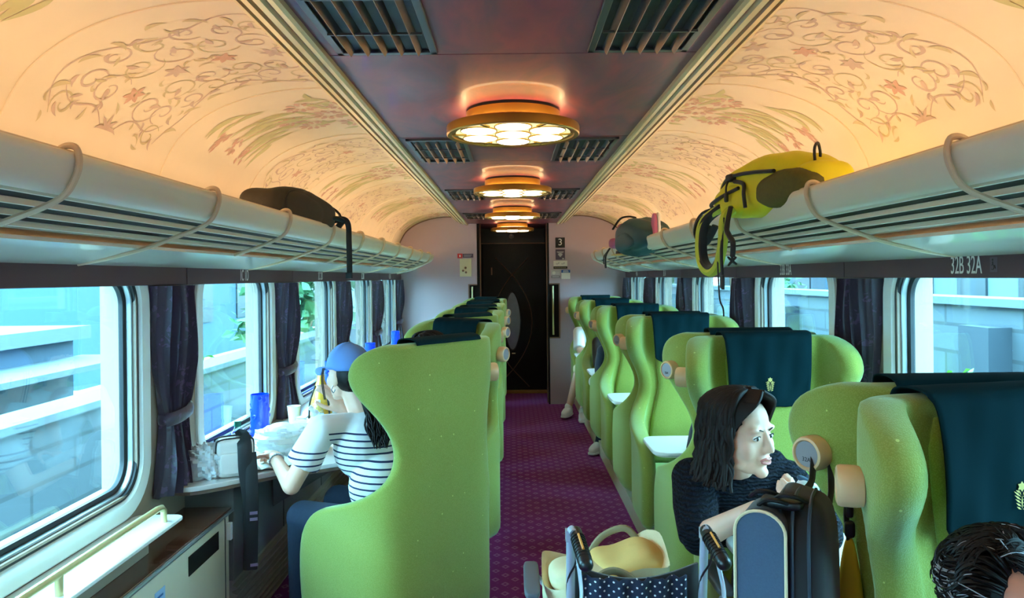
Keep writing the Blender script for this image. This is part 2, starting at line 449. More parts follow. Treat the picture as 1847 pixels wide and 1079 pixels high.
# ---- plum header band with seat numbers
labels_l = {3: '1C 1D', 4: '2C 2D', 5: '3C 3D', 6: '4C 4D'}
labels_r = {2: '32B 32A', 3: '33B 33A', 4: '2B 2A', 5: '3B 3A', 6: '4B 4A'}
tn = 1
for sgn, x, lab in ((-1, XL, labels_l), (1, XR, labels_r)):
    for i, s in enumerate(SEAMS):
        mb = MB(); xi = x - sgn*0.035
        mb.bb(x+sgn*0.002, xi, s+0.003, s+PITCH-0.003, z_(-0.017), z_(0.056))
        o = struct(mb.obj('trim_%d' % tn, 'plum', bevel=0.003), 'plum header panel over a window'); tn += 1
        if i in lab:
            big = lab[i]
            text('seat_number', big, 0.078, 'text_white', o, (xi - sgn*0.001, s+PITCH/2-0.083, z_(0.02)), (pi/2, 0, sgn*-pi/2 if sgn > 0 else pi/2), 0.56)
            if big.startswith('32'):
                q = MB(); q.bb(xi-0.0006, xi-0.0012, 2.072, 2.104, z_(0.0), z_(0.042)); q.obj('wheelchair_sign', 'purple_sign', o, smooth=False)
                q = MB(); yy = 2.088
                q.lathe([(0.0001, 0), (0.0035, 0.0001)], 12, (xi-0.0016, yy+0.003, z_(0.035)), Matrix.Rotation(-pi/2, 3, 'Y'))
                q.tube([(xi-0.0018, yy+0.003, z_(0.030)), (xi-0.0018, yy+0.002, z_(0.020)), (xi-0.0018, yy-0.006, z_(0.019)), (xi-0.0018, yy-0.009, z_(0.010))], 0.0011, 6)
                q.tube([(xi-0.0018, yy+0.004+0.007*cos(t), z_(0.014)+0.007*sin(t)) for t in [0.9+i*0.45 for i in range(11)]], 0.0009, 6)
                q.obj('wheelchair_symbol', 'black_sign', o)

# ---- vaulted ceiling
VS = [(-1.372, .03), (-1.368, .22), (-1.362, .34), (-1.350, .42), (-1.318, .49), (-1.275, .555), (-1.21, .612), (-1.13, .660), (-1.03, .698), (-.92, .724), (-.82, .736), (-.74, .738), (-.70, .735)]
VS = [tuple(v) for v in [(p.x, p.y) for p in catmull([(a, b, 0) for a, b in VS], 4)]]
vault_m = mat('cream_vault', (250, 224, 186), 0.6, noise=0.035, nscale=9)
leaf_m = mat('printed_leaf', (214, 198, 134), 0.6)
petal_m = mat('printed_petal', (226, 172, 140), 0.6)
vine_m = mat('printed_vine', (220, 184, 156), 0.6)
vine2_m = mat('printed_vine_ochre', (222, 196, 144), 0.6)
arc = [0.0]
for p, q in zip(VS, VS[1:]): arc.append(arc[-1] + math.hypot(q[0]-p[0], q[1]-p[1]))
ARC = arc[-1]
def vault_pt(sgn, s, y, off=0.0):
    s = max(0.0, min(ARC-1e-6, s))
    for i in range(len(arc)-1):
        if s <= arc[i+1]: break
    t = (s-arc[i])/(arc[i+1]-arc[i]); p, q = VS[i], VS[i+1]
    tx, tz = q[0]-p[0], q[1]-p[1]; L = math.hypot(tx, tz)
    x = lerp(p[0], q[0], t) + tz/L*off; z = lerp(p[1], q[1], t) - tx/L*off
    return ((x if sgn < 0 else -x+0.03), y, z_(z))
VY = [3.75 + 0.905*k for k in range(-6, 6)] + [Y1]
def vault(sgn, name):
    mb = MB()
    ys = [Y0] + [y for y in VY if y > Y0+0.1 and y < Y1] + [Y1]
    for a, b in zip(ys, ys[1:]):
        rows = [[vault_pt(sgn, ARC*i/48, y, 0.0) for i in range(49)] for y in (a, b)]
        mb.grid(rows, m=0)
    rnd = random.Random(5)
    def ribbon(pts, w, m):                              # (s, y) polyline printed on the vault
        vs = []; n = len(pts)
        for i, (s, y) in enumerate(pts):
            a = pts[max(i-1, 0)]; b = pts[min(i+1, n-1)]
            dx, dy = b[0]-a[0], b[1]-a[1]; L = math.hypot(dx, dy) or 1
            ww = w*(0.35+0.65*sin(pi*min(1, (i+0.5)/n)))
            vs.append(vault_pt(sgn, s - dy/L*ww, y + dx/L*ww, 0.0012)); vs.append(vault_pt(sgn, s + dy/L*ww, y - dx/L*ww, 0.0012))
        mb.add(vs, [(2*i, 2*i+1, 2*i+3, 2*i+2) for i in range(n-1)], m)
    def leaf(s, y, an, L, w, m, bend=0.0):
        prof = [0.0, .5, .85, 1.0, .92, .7, .4, .08]; vs = []; n = len(prof)
        for i, h in enumerate(prof):
            t = i/(n-1); a2 = an + bend*t; cs = s + cos(a2)*L*t; cy = y + sin(a2)*L*t
            ww = max(h, .02)*w/2
            vs.append(vault_pt(sgn, cs - sin(a2)*ww, cy + cos(a2)*ww, 0.0016)); vs.append(vault_pt(sgn, cs + sin(a2)*ww, cy - cos(a2)*ww, 0.0016))
        mb.add(vs, [(2*i, 2*i+1, 2*i+3, 2*i+2) for i in range(n-1)], m)
    def spiral(s, y, r, turns, a0, d, m, w=0.004):
        n = 22; pts = []
        for i in range(n+1):
            t = i/n; rr = r*(1-0.82*t); an = a0 + d*turns*2*pi*t
            pts.append((s + rr*cos(an), y + rr*sin(an)))
        ribbon(pts, w, m); return pts[-1]
    for k, (a, b) in enumerate(zip(ys, ys[1:])):
        if b < 0.3 or b-a < 0.5: continue
        mid = (a+b)/2
        # which motif: scrolling vines between 1.95 and 2.85, bouquets in the next, and so on
        if round((a-1.94)/0.905) % 2 == 0:
            for side in (-1, 1):
                ribbon([(0.48 + 0.72*t, mid + side*(0.30 + 0.05*sin(t*9))) for t in [i/30 for i in range(31)]], 0.0035, 3)
                for t in range(7):
                    s0 = 0.50 + 0.105*t
                    spiral(s0, mid+side*(0.25 - 0.03*(t % 2)), 0.055, 1.15, rnd.uniform(0, 6), side*(1 if t % 2 else -1), 3 if t % 3 else 4, 0.004)
                    leaf(s0+0.03, mid+side*0.33, rnd.uniform(-1, 1), 0.07, 0.02, 4, 0.8)
                    leaf(s0, mid+side*0.28, pi+rnd.uniform(-1, 1), 0.05, 0.016, 3, -0.8)
                for t in range(5):
                    spiral(0.60+0.12*t, mid+side*0.12, 0.075, 1.3, rnd.uniform(0, 6), -side*(1 if t % 2 else -1), 4 if t % 2 else 3, 0.0035)
                    leaf(0.60+0.12*t, mid+side*0.13, rnd.uniform(0, 6), 0.05, 0.02, 3, 0.5)
                ribbon([(0.47 + 0.10*t + 0.03*sin(6*t), mid + side*(0.03 + 0.26*t)) for t in [i/16 for i in range(17)]], 0.003, 3)
            for t in range(4):
                s0 = 0.62+0.16*t
                for j in range(6): leaf(s0, mid, j*pi/3, 0.045, 0.02, 3 if t % 2 else 2)
            for j in range(5): leaf(0.47, mid, pi*(j-2)/6, 0.06, 0.014, 3, 0.3*(j-2))
            for j in range(60):
                leaf(rnd.uniform(0.45, 1.2), mid+rnd.uniform(-0.33, 0.33), rnd.uniform(0, 6.28), rnd.uniform(.03, .06), 0.012, rnd.choice((3, 4, 4)), rnd.uniform(-1.5, 1.5))
        else:
            for j in range(30):                         # hanging leaves
                t = rnd.uniform(-1, 1)
                leaf(0.90-0.10*abs(t)+rnd.uniform(-.12, .1), mid+t*0.27, pi + t*-0.55 + rnd.uniform(-.25, .25), rnd.uniform(.12, .24), rnd.uniform(.022, .036), 1, t*0.5)
            for j in range(18):
                t = rnd.uniform(-1, 1)
                leaf(1.05+rnd.uniform(-.1, .12), mid+t*0.30, rnd.uniform(-1.2, 1.2)+(1.5 if t > 0 else -1.5), rnd.uniform(.08, .13), .03, 1, 0.4)
            for (s0, y0, rr) in ((.98, -.17, .075), (.95, .16, .075), (1.06, .0, .085), (1.14, -.16, .07), (1.13, .17, .07), (.88, .02, .07), (1.2, .02, .06)):
                for ring_, n_ in ((1.0, 11), (.62, 8)):
                    for j in range(n_):
                        an = 2*pi*j/n_ + rnd.uniform(-.1, .1)
                        leaf(s0+cos(an)*rr*ring_*0.5, mid+y0+sin(an)*rr*ring_*0.5, an, rr*0.5*ring_, rr*0.34*ring_, 2)
            for y0 in (-.17, .13, -.02):                # drooping blossoms
                for j in range(12):
                    leaf(0.62+rnd.uniform(-.06, .05), mid+y0+rnd.uniform(-.035, .035), pi+rnd.uniform(-.8, .8), .04, .018, 2)
    for y in ys[1:-1]:                                  # raised cover beads over the joints
        mb.tube([vault_pt(sgn, ARC*i/40, y, 0.001) for i in range(8, 41)], 0.0032, 6, m=0)
    o = mb.obj(name, [vault_m, leaf_m, petal_m, vine_m, vine2_m], angle=50, normals=False)
    return struct(o, 'cream vaulted ceiling printed with pale flowers and vines')
vault(-1, 'ceiling_vault_left'); vault(1, 'ceiling_vault_right')

# ---- flat centre ceiling of dark plum panels
cw = mat('plum_ceiling', (94, 58, 64), 0.42, coat=0.08)
def ceiling_wood():
    m = cw; tc = N(m, 'ShaderNodeTexCoord'); mp = N(m, 'ShaderNodeMapping'); mp.inputs['Scale'].default_value = (3.0, 1.1, 1)
    n = N(m, 'ShaderNodeTexNoise'); n.inputs['Scale'].default_value = 2.2; n.inputs['Detail'].default_value = 5; n.inputs['Distortion'].default_value = 1.8
    link(m, tc.outputs['Object'], mp.inputs['Vector']); link(m, mp.outputs[0], n.inputs['Vector'])
    r = N(m, 'ShaderNodeValToRGB'); r.color_ramp.elements[0].position = .35; r.color_ramp.elements[1].position = .68
    r.color_ramp.elements[0].color = (*s2l((108, 66, 80)), 1); r.color_ramp.elements[1].color = (*s2l((150, 72, 78)), 1)
    link(m, n.outputs['Fac'], r.inputs[0]); link(m, r.outputs[0], bsdf(m).inputs['Base Color'])
ceiling_wood()
ZC = z_(0.647)
CS = [-1.35, -0.66, 0.145, 1.42, 2.135, 3.40, 4.10, 5.41, 6.06, 7.39, 8.04, Y1, YD]
mb = MB()
for a, b in zip(CS, CS[1:]): mb.bb(-0.53, 0.545, a+0.003, b-0.003, ZC, ZC+0.02, m=0)
mb.bb(-0.6, 0.6, Y0, YD, ZC+0.02, ZC+0.04, m=1)
struct(mb.obj('ceiling', [cw, 'dark'], smooth=False), 'dark plum ceiling panels down the middle of the car')
# roof over everything (keeps the sky out)
mb = MB(); mb.bb(XL-0.13, XR+0.13, Y0-0.1, YD+0.1, z_(0.80), z_(0.84)); mb.bb(XL-0.13, XL-0.02, Y0, Y1, 2.05, z_(0.80)); mb.bb(XR+0.02, XR+0.13, Y0, Y1, 2.05, z_(0.80))
struct(mb.obj('ceiling_roof', 'cream', smooth=False), 'outer roof of the car')

# ---- stepped gold moulding beside the centre panels
prof = [(-.522, .640), (-.522, .632), (-.532, .628), (-.546, .630), (-.552, .640), (-.560, .643), (-.566, .634), (-.584, .636), (-.590, .650), (-.598, .655), (-.606, .646), (-.626, .652), (-.634, .672), (-.644, .676), (-.652, .668), (-.672, .680), (-.684, .705), (-.700, .715), (-.708, .735), (-.70, .76), (-.522, .76)]
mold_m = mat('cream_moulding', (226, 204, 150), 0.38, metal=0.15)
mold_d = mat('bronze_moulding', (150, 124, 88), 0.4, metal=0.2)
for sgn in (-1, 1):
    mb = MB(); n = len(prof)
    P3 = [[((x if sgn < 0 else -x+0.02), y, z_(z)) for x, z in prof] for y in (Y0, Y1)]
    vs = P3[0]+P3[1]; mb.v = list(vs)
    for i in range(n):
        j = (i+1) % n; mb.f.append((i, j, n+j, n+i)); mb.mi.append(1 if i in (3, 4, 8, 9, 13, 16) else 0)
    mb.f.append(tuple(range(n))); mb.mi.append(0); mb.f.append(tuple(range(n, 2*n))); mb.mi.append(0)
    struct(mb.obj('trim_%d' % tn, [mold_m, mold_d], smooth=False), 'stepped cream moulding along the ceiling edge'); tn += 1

# ---- far end wall, door recess and door
XA, XB = -0.42, 0.447
def wall_end():
    mb = MB()
    for x0, x1 in ((XL, -0.52), (0.567, XR)): mb.bb(x0, x1, Y1, Y1+0.12, 0, z_(0.80))
    for x0, x1 in ((-0.52, XA), (XB, 0.567)):
        mb.bb(x0, x1, Y1, Y1+0.12, z_(-0.087), z_(0.80)); mb.bb(x0, x1, Y1, Y1+0.12, 0, z_(-0.733))
    struct(mb.obj('wall_end', 'mauve', smooth=False), 'mauve end wall around the door recess')
    mb = MB()
    for x0, x1 in ((-0.54, -0.415), (0.442, 0.59)): mb.bb(x0, x1, Y1+0.06, Y1+0.09, z_(-0.75), z_(-0.07))
    mb.bb(-0.56, XA, Y1+0.12, YD+0.1, 0, ZC+0.02); mb.bb(XB, 0.58, Y1+0.12, YD+0.1, 0, ZC+0.02)
    mb.bb(XA, XB, YD+0.04, YD+0.1, 0, ZC+0.02)
    mb.bb(-0.405-0.015, -0.39, Y1-0.0, Y1+0.11, 0.0, ZC); mb.bb(0.43, 0.4469, Y1, Y1+0.11, 0, ZC)
    struct(mb.obj('wall_door_recess', 'black', smooth=False), 'black walls of the door recess')
    mb = MB()
    for x, s in ((-0.52, 1), (0.567, -1)):                # bronze edge round the notch
        xe = XA if s > 0 else XB
        mb.bb(min(x, xe)-0.006*0, max(x, xe), Y1-0.006, Y1+0.004, z_(-0.087)-0.006, z_(-0.087)+0.008)
        mb.bb(min(x, xe), max(x, xe), Y1-0.006, Y1+0.004, z_(-0.733)-0.008, z_(-0.733)+0.006)
        mb.bb(x-0.007, x+0.007, Y1-0.006, Y1+0.004, z_(-0.741), z_(-0.08))
    for x in (-0.385, 0.425):
        mb.bb(x-0.008, x+0.008, Y1+0.12, Y1+0.14, 0, ZC)
    struct(mb.obj('trim_%d' % tn, 'brown_trim', smooth=False), 'bronze edging of the door recess')
wall_end(); tn += 1
for x, lb in ((-0.482, 'brass grab bar in the notch left of the door'), (0.492, 'brass grab bar in the notch right of the door')):
    mb = MB(); mb.tube([(x, Y1+0.02, z_(-0.70)), (x, Y1+0.02, z_(-0.11))], 0.012, 10)
    for zz in (-0.66, -0.15): mb.tube([(x, Y1+0.02, z_(zz)), (x, Y1+0.07, z_(zz))], 0.009, 8)
    tag(mb.obj('grab_bar', 'brass_pale'), lb, 'handle', 'brass bars beside the end door')
# curved bronze bead where the vault meets the end wall
for sgn in (-1, 1):
    mb = MB(); mb.tube([vault_pt(sgn, ARC*i/40, Y1-0.008, 0.006) for i in range(6, 41)], 0.007, 8)
    struct(mb.obj('trim_%d' % tn, 'brown_trim'), 'thin bronze bead along the arch of the end wall'); tn += 1

door = bpy.data.objects.new('door_1', None); COL.objects.link(door); door.location = (0.027, YD, 0); struct(door, 'black sliding door with crossing bronze curves and oval window')
DZ = 1.977
mb = MB(); mb.bb(-0.415, 0.415, 0, 0.035, 0.035, DZ); mb.obj('leaf', 'black', door, bevel=0.003)
mb = MB(); mb.bb(-0.43, 0.415, -0.01, 0.03, DZ+0.012, ZC-H+H-0.0); mb.obj('header_panel', mat('door_header', (26, 27, 30), .4), door, bevel=0.003)
mb = MB(); mb.bb(-0.43, 0.42, -0.014, 0.0, DZ, DZ+0.012); mb.obj('header_trim', 'brown_trim', door, smooth=False)
mb = MB(); mb.lathe([(0.036, 0), (0.036, 0.006), (0.027, 0.010), (0.027, 0.004), (0.0001, 0.004)], 20, (-0.03, -0.012, DZ+0.10), Matrix.Rotation(pi/2, 3, 'X')); mb.box((-0.03, -0.02, DZ+0.10), (0.05, 0.006, 0.006)); mb.obj('header_badge', 'grey_panel', door)
CXD, ZT, ZB = -0.027, z_(0.03), z_(-1.232)           # crossing points of the two curves
zm = (ZT+ZB)/2
for s in (-1, 1):
    pts = []
    for i in range(41):
        u = -1.36 + 2.72*i/40; zz = zm + u*(ZT-ZB)/2
        xx = 0.262*(1-u*u) if abs(u) <= 1 else -(abs(u)-1)*0.60
        pts.append((CXD + s*xx, -0.004, zz))
    mb = MB(); mb.tube(pts, 0.012, 8, flat=0.5); mb.obj('curved_inlay', 'brown_trim', door)
mb = MB(); zc = z_(-0.585)
pl = [(CXD + 0.112*cos(a)*(1-0.12*abs(sin(a))), zc + 0.385*sin(a)) for a in [2*pi*i/48 for i in range(48)]]
mb.tube([(p[0], -0.004, p[1]) for p in pl], 0.007, 8, closed=True); mb.obj('oval_rim', 'dark', door)
mb = MB(); mb.prism(pl, -0.003, 0.0, 'y')
og = mat('frosted_oval', (120, 128, 134), 0.25, coat=0.6, noise=0.35, nscale=5); mb.obj('oval_pane', og, door)
mb = MB(); mb.bb(CXD-0.012, CXD+0.035, -0.008, 0, zc-0.435, zc-0.423); mb.obj('small_plate', 'brass_pale', door, smooth=False)
mb = MB(); mb.bb(-0.305, -0.288, -0.006, 0, z_(0.03), z_(0.13)); mb.obj('finger_slot', 'brown_trim', door, smooth=False)
mb = MB(); mb.bb(-0.44, 0.44, -0.10, 0.02, 0.0, 0.034); mb.obj('threshold', mat('brass_sill', (170, 126, 66), .4, metal=.5), door, bevel=0.003)

# rear wall behind the viewpoint
mb = MB(); mb.bb(XL, XR, Y0-0.1, Y0, 0, z_(0.80)); struct(mb.obj('wall_back', 'mauve', smooth=False), 'mauve wall at the near end of the car')

# ---- notices on the end wall
def sign(name, label, x0, x1, z0, z1, mt, grp=None):
    t = thing(name, label, 'sign', ((x0+x1)/2, Y1, z_(z0)), 0, grp)
    mb = MB(); w = (x1-x0)/2; mb.bb(-w, w, -0.005, -0.0005, 0, z1-z0); mb.obj('plate', mt, t, bevel=0.0008); return t, w, z1-z0
k_ = 1/150.0
def zr(py, px): return -(py + 0.0105*(px-923) - 500)*k_
def xr(px): return (px-923)*k_
t, w, h = sign('coach_number_sign', 'square black sign with number 3 on end wall, topmost right of the door', xr(1002), xr(1019), zr(447, 1010), zr(428.5, 1010), 'black_sign')
text('numeral', '3', 0.115, 'white_sign', t, (0, -0.006, h*0.52), (pi/2, 0, 0))
t, w, h = sign('wifi_sign', 'small dark plum sign with white fan symbol below the number 3', xr(1002), xr(1019), zr(468.5, 1010), zr(450, 1010), 'purple_sign')
mb = MB(); mb.bb(-.042, .042, -.0062, -.005, .088, .098); mb.bb(-.03, .03, -.0062, -.005, .078, .084); mb.prism([(-.03, .062), (-.015, .074), (0, .077), (.015, .074), (.03, .062), (0, .03)], -.0062, -.005, 'y'); mb.bb(.022, .046, -.0062, -.005, .004, .02); mb.obj('symbol', 'grey_sign', t, smooth=False)
t, w, h = sign('notice_sign', 'white notice with two sketches and dark caption strip below the fan sign', xr(998), xr(1023), zr(485, 1010), zr(470.5, 1010), 'white_sign')
mb = MB(); mb.bb(-w, w, -.0062, -.005, 0, .03, m=0)
for cx in (-.035, .03):
    mb.bb(cx-.02, cx+.012, -.0062, -.005, .062, .066, m=1); mb.bb(cx-.018, cx+.008, -.0062, -.005, .050, .053, m=1); mb.prism([(cx+.008, .07), (cx+.02, .078), (cx+.02, .06)], -.0062, -.005, 'y', m=1)
mb.obj('caption_strip', ['black_sign', 'grey_plate'], t, smooth=False)
mb = MB()
for i in range(9): mb.bb(-w+.012+i*.016, -w+.022+i*.016, -.0072, -.0062, .01, .02)
mb.obj('caption_lettering', 'khaki', t, smooth=False)
t, w, h = sign('grey_notice', 'pale grey notice with dark foot, lower left of the notices by the door', xr(993.5), xr(1010), zr(501.5, 1010), zr(487, 1010), 'grey_sign')
mb = MB(); mb.bb(-w, w, -.0062, -.005, 0, .03); mb.obj('caption_strip', 'grey_plate', t, smooth=False)
mb = MB(); mb.lathe([(.016, 0), (.020, .001)], 14, (-.02, -.006, .06), Matrix.Rotation(pi/2, 3, 'X')); mb.bb(.005, .04, -.0062, -.005, .05, .053); mb.bb(.005, .04, -.0062, -.005, .064, .067); mb.bb(-.04, .04, -.0072, -.0062, .012, .018); mb.obj('symbol', 'white_sign', t, smooth=False)
t, w, h = sign('blue_notice', 'white notice with blue heading, lowest right of the notices by the door', xr(1012), xr(1028), zr(503.5, 1010), zr(487, 1010), 'white_sign')
mb = MB(); mb.bb(-w, w, -.0062, -.005, h-.035, h); mb.obj('heading', 'blue_sign', t, smooth=False)
mb = MB(); mb.bb(-.03, .03, -.0072, -.0062, h-.015, h-.008); mb.bb(-.035, .035, -.0072, -.0062, h-.028, h-.022); mb.obj('heading_lettering', 'white_sign', t, smooth=False)
t, w, h = sign('red_notice', 'small red sign left of the door beside a plum strip', xr(825), xr(834), zr(466, 838), zr(457.5, 838), 'red_sign')
mb = MB(); mb.ell((0, -.005, .028), (.008, .002, .014)); mb.obj('symbol', 'white_sign', t)
t, w, h = sign('plum_notice', 'narrow plum sign with pale lettering above the beige switch panel', xr(834.5), xr(853.5), zr(465, 838), zr(458, 838), 'purple_sign')
mb = MB(); mb.bb(-.05, .045, -.0062, -.005, .028, .033); mb.bb(-.05, .035, -.0062, -.005, .014, .018); mb.obj('lettering', 'grey_sign', t, smooth=False)
t = thing('switch_panel', 'beige wall panel with three small switches left of the door', 'panel', (xr(839.5), Y1, z_(zr(499, 839))))
mb = MB(); mb.bb(-.07, .07, -.012, 0, 0, .215); mb.obj('plate', mat('beige_plate', (214, 202, 160), .4), t, bevel=0.003)
for (a, b, c) in ((0.0, .105, .014), (-.03, .07, .013), (.005, .05, .013)):
    mb = MB(); mb.lathe([(c, 0), (c, .006), (0.0001, .008)], 14, (a, -.012, b), Matrix.Rotation(pi/2, 3, 'X')); mb.obj('knob', 'brown_trim', t)

# ================================================================ luggage racks, cove lighting, lamps, vents, curtains, the world outside
M['slat_gap_shade'] = mat('slat_gap_shade', (52, 42, 32), 0.7)  # dark colour stands for the shade between the rack slats
M['vent_metal'] = mat('vent_metal', (96, 98, 100), 0.35, metal=0.8)
RY1 = 8.56
RP = [(-.926, .270), (-.916, .271), (-.909, .266), (-.906, .252), (-.911, .235), (-.920, .210), (-.935, .190), (-.950, .182)]
def rack(sgn, label):
    t = thing('luggage_rack', label, 'luggage rack', (0, 0, H), 0, None)
    def X(x): return x if sgn < 0 else -x+0.01
    def ext(poly, y0, y1, mb, m=None):
        n = len(poly); vs = [(X(x), y0, z) for x, z in poly] + [(X(x), y1, z) for x, z in poly]
        mb.add(vs, [(i, (i+1) % n, n+(i+1) % n, n+i) for i in range(n)] + [tuple(range(n)), tuple(range(n, 2*n))], m)
    th = []
    pts = catmull([(x, z, 0) for x, z in RP], 3)
    for i, p in enumerate(pts):
        a = pts[max(i-1, 0)]; b = pts[min(i+1, len(pts)-1)]; d = (b-a).normalized(); th.append((p.x + d.y*0.016, p.y - d.x*0.016))
    poly = [(p.x, p.y) for p in pts] + th[::-1]
    mb = MB(); ext(poly, Y0, RY1, mb); mb.obj('fascia', 'rack', t)
    mb = MB(); mb.tube([(X(-.930), Y0, .270), (X(-.930), RY1, .270)], 0.008, 10); mb.obj('top_rail', 'rib', t)
    for i in range(4):
        x0 = -.962 - .047*i; z0 = .178 - .0175*i
        mb = MB(); ext([(x0, z0), (x0-.006, z0-.001), (x0-.014, z0+.006), (x0-.006, z0+.014), (x0, z0+.0125)], Y0, RY1, mb); mb.obj('slat', 'rack', t, smooth=False)
    # ribs: a short one that ends with the slats, then one that runs on to the wall
    k = 0; y = 0.80 - 0.735*2
    while y < RY1+0.05:
        yy = min(y, RY1-0.012)
        path = [(-.945, .272), (-.925, .283), (-.905, .279), (-.898, .255), (-.903, .225), (-.925, .185), (-.965, .160), (-1.05, .128), (-1.13, .100)]
        if k % 2 == 0: path += [(-1.25, .070), (-1.355, .052)]
        pp = catmull([(X(x), yy, z) for x, z in path], 5)
        mb = MB(); mb.tube(pp, 0.0072, 8); mb.obj('rib', 'rib', t)
        y += 0.735; k += 1
    # end plate of the rack
    mb = MB(); ext([(p[0], p[1]) for p in [(q.x, q.y) for q in pts]] + [(-1.13, .098), (-1.36, .04), (-1.36, .12), (-1.13, .2), (-.94, .27)], RY1-.004, RY1+.012, mb); mb.obj('end_plate', 'rack', t, smooth=False)
    # back shelf plate that carries the bags and hides the cove lamp
    mb = MB(); ext([(-1.15, .125), (-1.15, .135), (-1.345, .135), (-1.345, .125)], Y0, RY1, mb); mb.obj('back_shelf', 'rack', t, smooth=False)
    mb = MB(); ext([(-.955, .215), (-1.149, .1355), (-1.149, .1415), (-.955, .221)], Y0, RY1, mb); mb.obj('slat_gap_shade', 'slat_gap_shade', t, smooth=False)  # added dark sheet: paints the slat gaps as shade and stops cove spill
    # white soffit below
    mb = MB(); cur = catmull([(-1.145, .100, 0), (-1.25, .072, 0), (-1.345, .050, 0), (-1.368, .046, 0)], 5)
    p1 = [(p.x, p.y) for p in cur]; ext(p1 + [(x, z+.01) for x, z in p1[::-1]], Y0, Y1, mb)
    so = mb.obj('trim_%d' % (tn + (sgn > 0)), 'soffit', loc=(0, 0, H)); struct(so, 'smooth white soffit between rack and header')
    # cove lamp, a long warm tube in the trough behind the shelf
    c = thing('cove_lamp', 'long warm cove lamp hidden above the %s luggage rack' % ('left' if sgn < 0 else 'right'), 'lamp', (0, 0, H))
    mb = MB(); ext([(-1.34, .1352), (-1.31, .1352), (-1.31, .140), (-1.34, .140)], Y0+.05, RY1, mb); mb.obj('housing', 'white_lam', c, smooth=False)
    mb = MB(); ext([(-1.338, .1405), (-1.312, .1405), (-1.315, .149), (-1.335, .149)], Y0+.1, RY1-.05, mb); mb.obj('diffuser', emis('cove_glow', (1.0, 0.79, 0.56), COVE_POWER*6), c, smooth=False)
rack(-1, 'cream slatted luggage rack running along the left wall'); rack(1, 'cream slatted luggage rack running along the right wall'); tn += 2

# ---- round ceiling lamps
lamp_glow = emis('lamp_glow', (1.0, 0.86, 0.58), LAMP_POWER*0.45)
lamp_halo = emis('lamp_halo', (1.0, 0.70, 0.34), LAMP_POWER*1.0)
def lamp():
    t = thing('ceiling_lamp', 'x', 'lamp', (0.01, 2.86, ZC), 0, 'round gold ceiling lamps')
    mb = MB(); mb.lathe([(0.170, -0.012), (0.182, -0.012), (0.182, -0.060), (0.170, -0.062)], 48); mb.obj('drum', 'gold_lamp', t)
    mb = MB(); mb.lathe([(0.155, 0.0), (0.172, 0.0), (0.172, -0.008), (0.155, -0.008)], 48); mb.obj('ceiling_plate', 'dark', t)
    mb = MB(); mb.lathe([(0.190, -0.0598), (0.190, -0.056), (0.202, -0.056), (0.202, -0.0598)], 48); mb.obj('up_light', lamp_halo, t)
    mb = MB(); mb.lathe([(0.182, -0.060), (0.244, -0.060), (0.255, -0.064), (0.257, -0.070), (0.257, -0.096), (0.253, -0.100), (0.237, -0.098), (0.234, -0.092), (0.20, -0.088), (0.182, -0.075)], 64); mb.obj('ring', 'gold_lamp', t)
    mb = MB(); mb.lathe([(0.0001, -0.0905), (0.235, -0.0905), (0.236, -0.085), (0.0001, -0.084)], 48); mb.obj('diffuser', emis('lamp_back', (1.0, 0.84, 0.42), LAMP_POWER*0.06), t)
    for i in range(7):
        a = pi/6 + (i-1)*pi/3; r = 0 if i == 0 else 0.150
        mb = MB(); c = (r*cos(a), r*sin(a), 0)
        mb.lathe([(0.0001, -0.0975), (0.060, -0.0975), (0.066, -0.0945), (0.066, -0.0908)], 32, c); mb.obj('disc_light', lamp_glow, t)
    mb = MB()
    for i in range(7):
        a = pi/6 + (i-1)*pi/3; r = 0 if i == 0 else 0.150
        mb.lathe([(0.0665, -0.0908), (0.0665, -0.0955), (0.0705, -0.0955), (0.0705, -0.0908)], 32, (r*cos(a), r*sin(a), 0))
    for i in range(6):
        a = i*pi/3; mb.box((0.205*cos(a), 0.205*sin(a), -0.0945), (0.05, 0.012, 0.006), Matrix.Rotation(a, 3, 'Z'))
    mb.obj('rings', 'brass', t)
    return t
L0 = lamp()
LY = [2.86, 4.86, 6.84, 8.80]
L0['label'] = 'round gold ceiling lamp with seven glowing discs, nearest and largest'
for y, lb in zip(LY[1:], ('second round gold ceiling lamp, behind the nearest one', 'third round gold ceiling lamp down the aisle', 'fourth and farthest round gold ceiling lamp, before the black door')):
    dup(L0, (0.01, y, ZC), 0, lb)
dup(L0, (0.01, 0.88, ZC), 0, 'round gold ceiling lamp directly overhead, above the top edge of the view')

# ---- air vents in the ceiling
def vent():
    t = thing('ceiling_vent', 'x', 'vent', (0, 0, ZC), 0, 'slatted ceiling vents')
    w, l = 0.142, 0.325
    mb = MB()
    for s in (-1, 1):
        mb.bb(s*w, s*(w-0.020), -l, l, -0.010, 0.001); mb.bb(-w, w, s*l, s*(l-0.022), -0.010, 0.001)
    mb.obj('frame', 'vent_metal', t, bevel=0.002)
    mb = MB(); mb.bb(-w+.02, w-.02, -l+.02, l-.02, -0.0010, -0.0004); mb.obj('dark_backing', 'dark', t, smooth=False)
    for i in range(5):
        x = -0.095 + 0.0475*i
        mb = MB(); mb.box((x, 0, -0.010), (0.0022, 2*l-0.045, 0.026), Matrix.Rotation(radians(28), 3, 'Y')); mb.obj('slat', 'vent_metal', t, smooth=False)
    for y in (-0.12, 0.12):
        mb = MB(); mb.bb(-w+.02, w-.02, y-.003, y+.003, -0.020, -0.014); mb.obj('cross_bar', 'vent_metal', t, smooth=False)
    return t
v0 = vent(); first = True
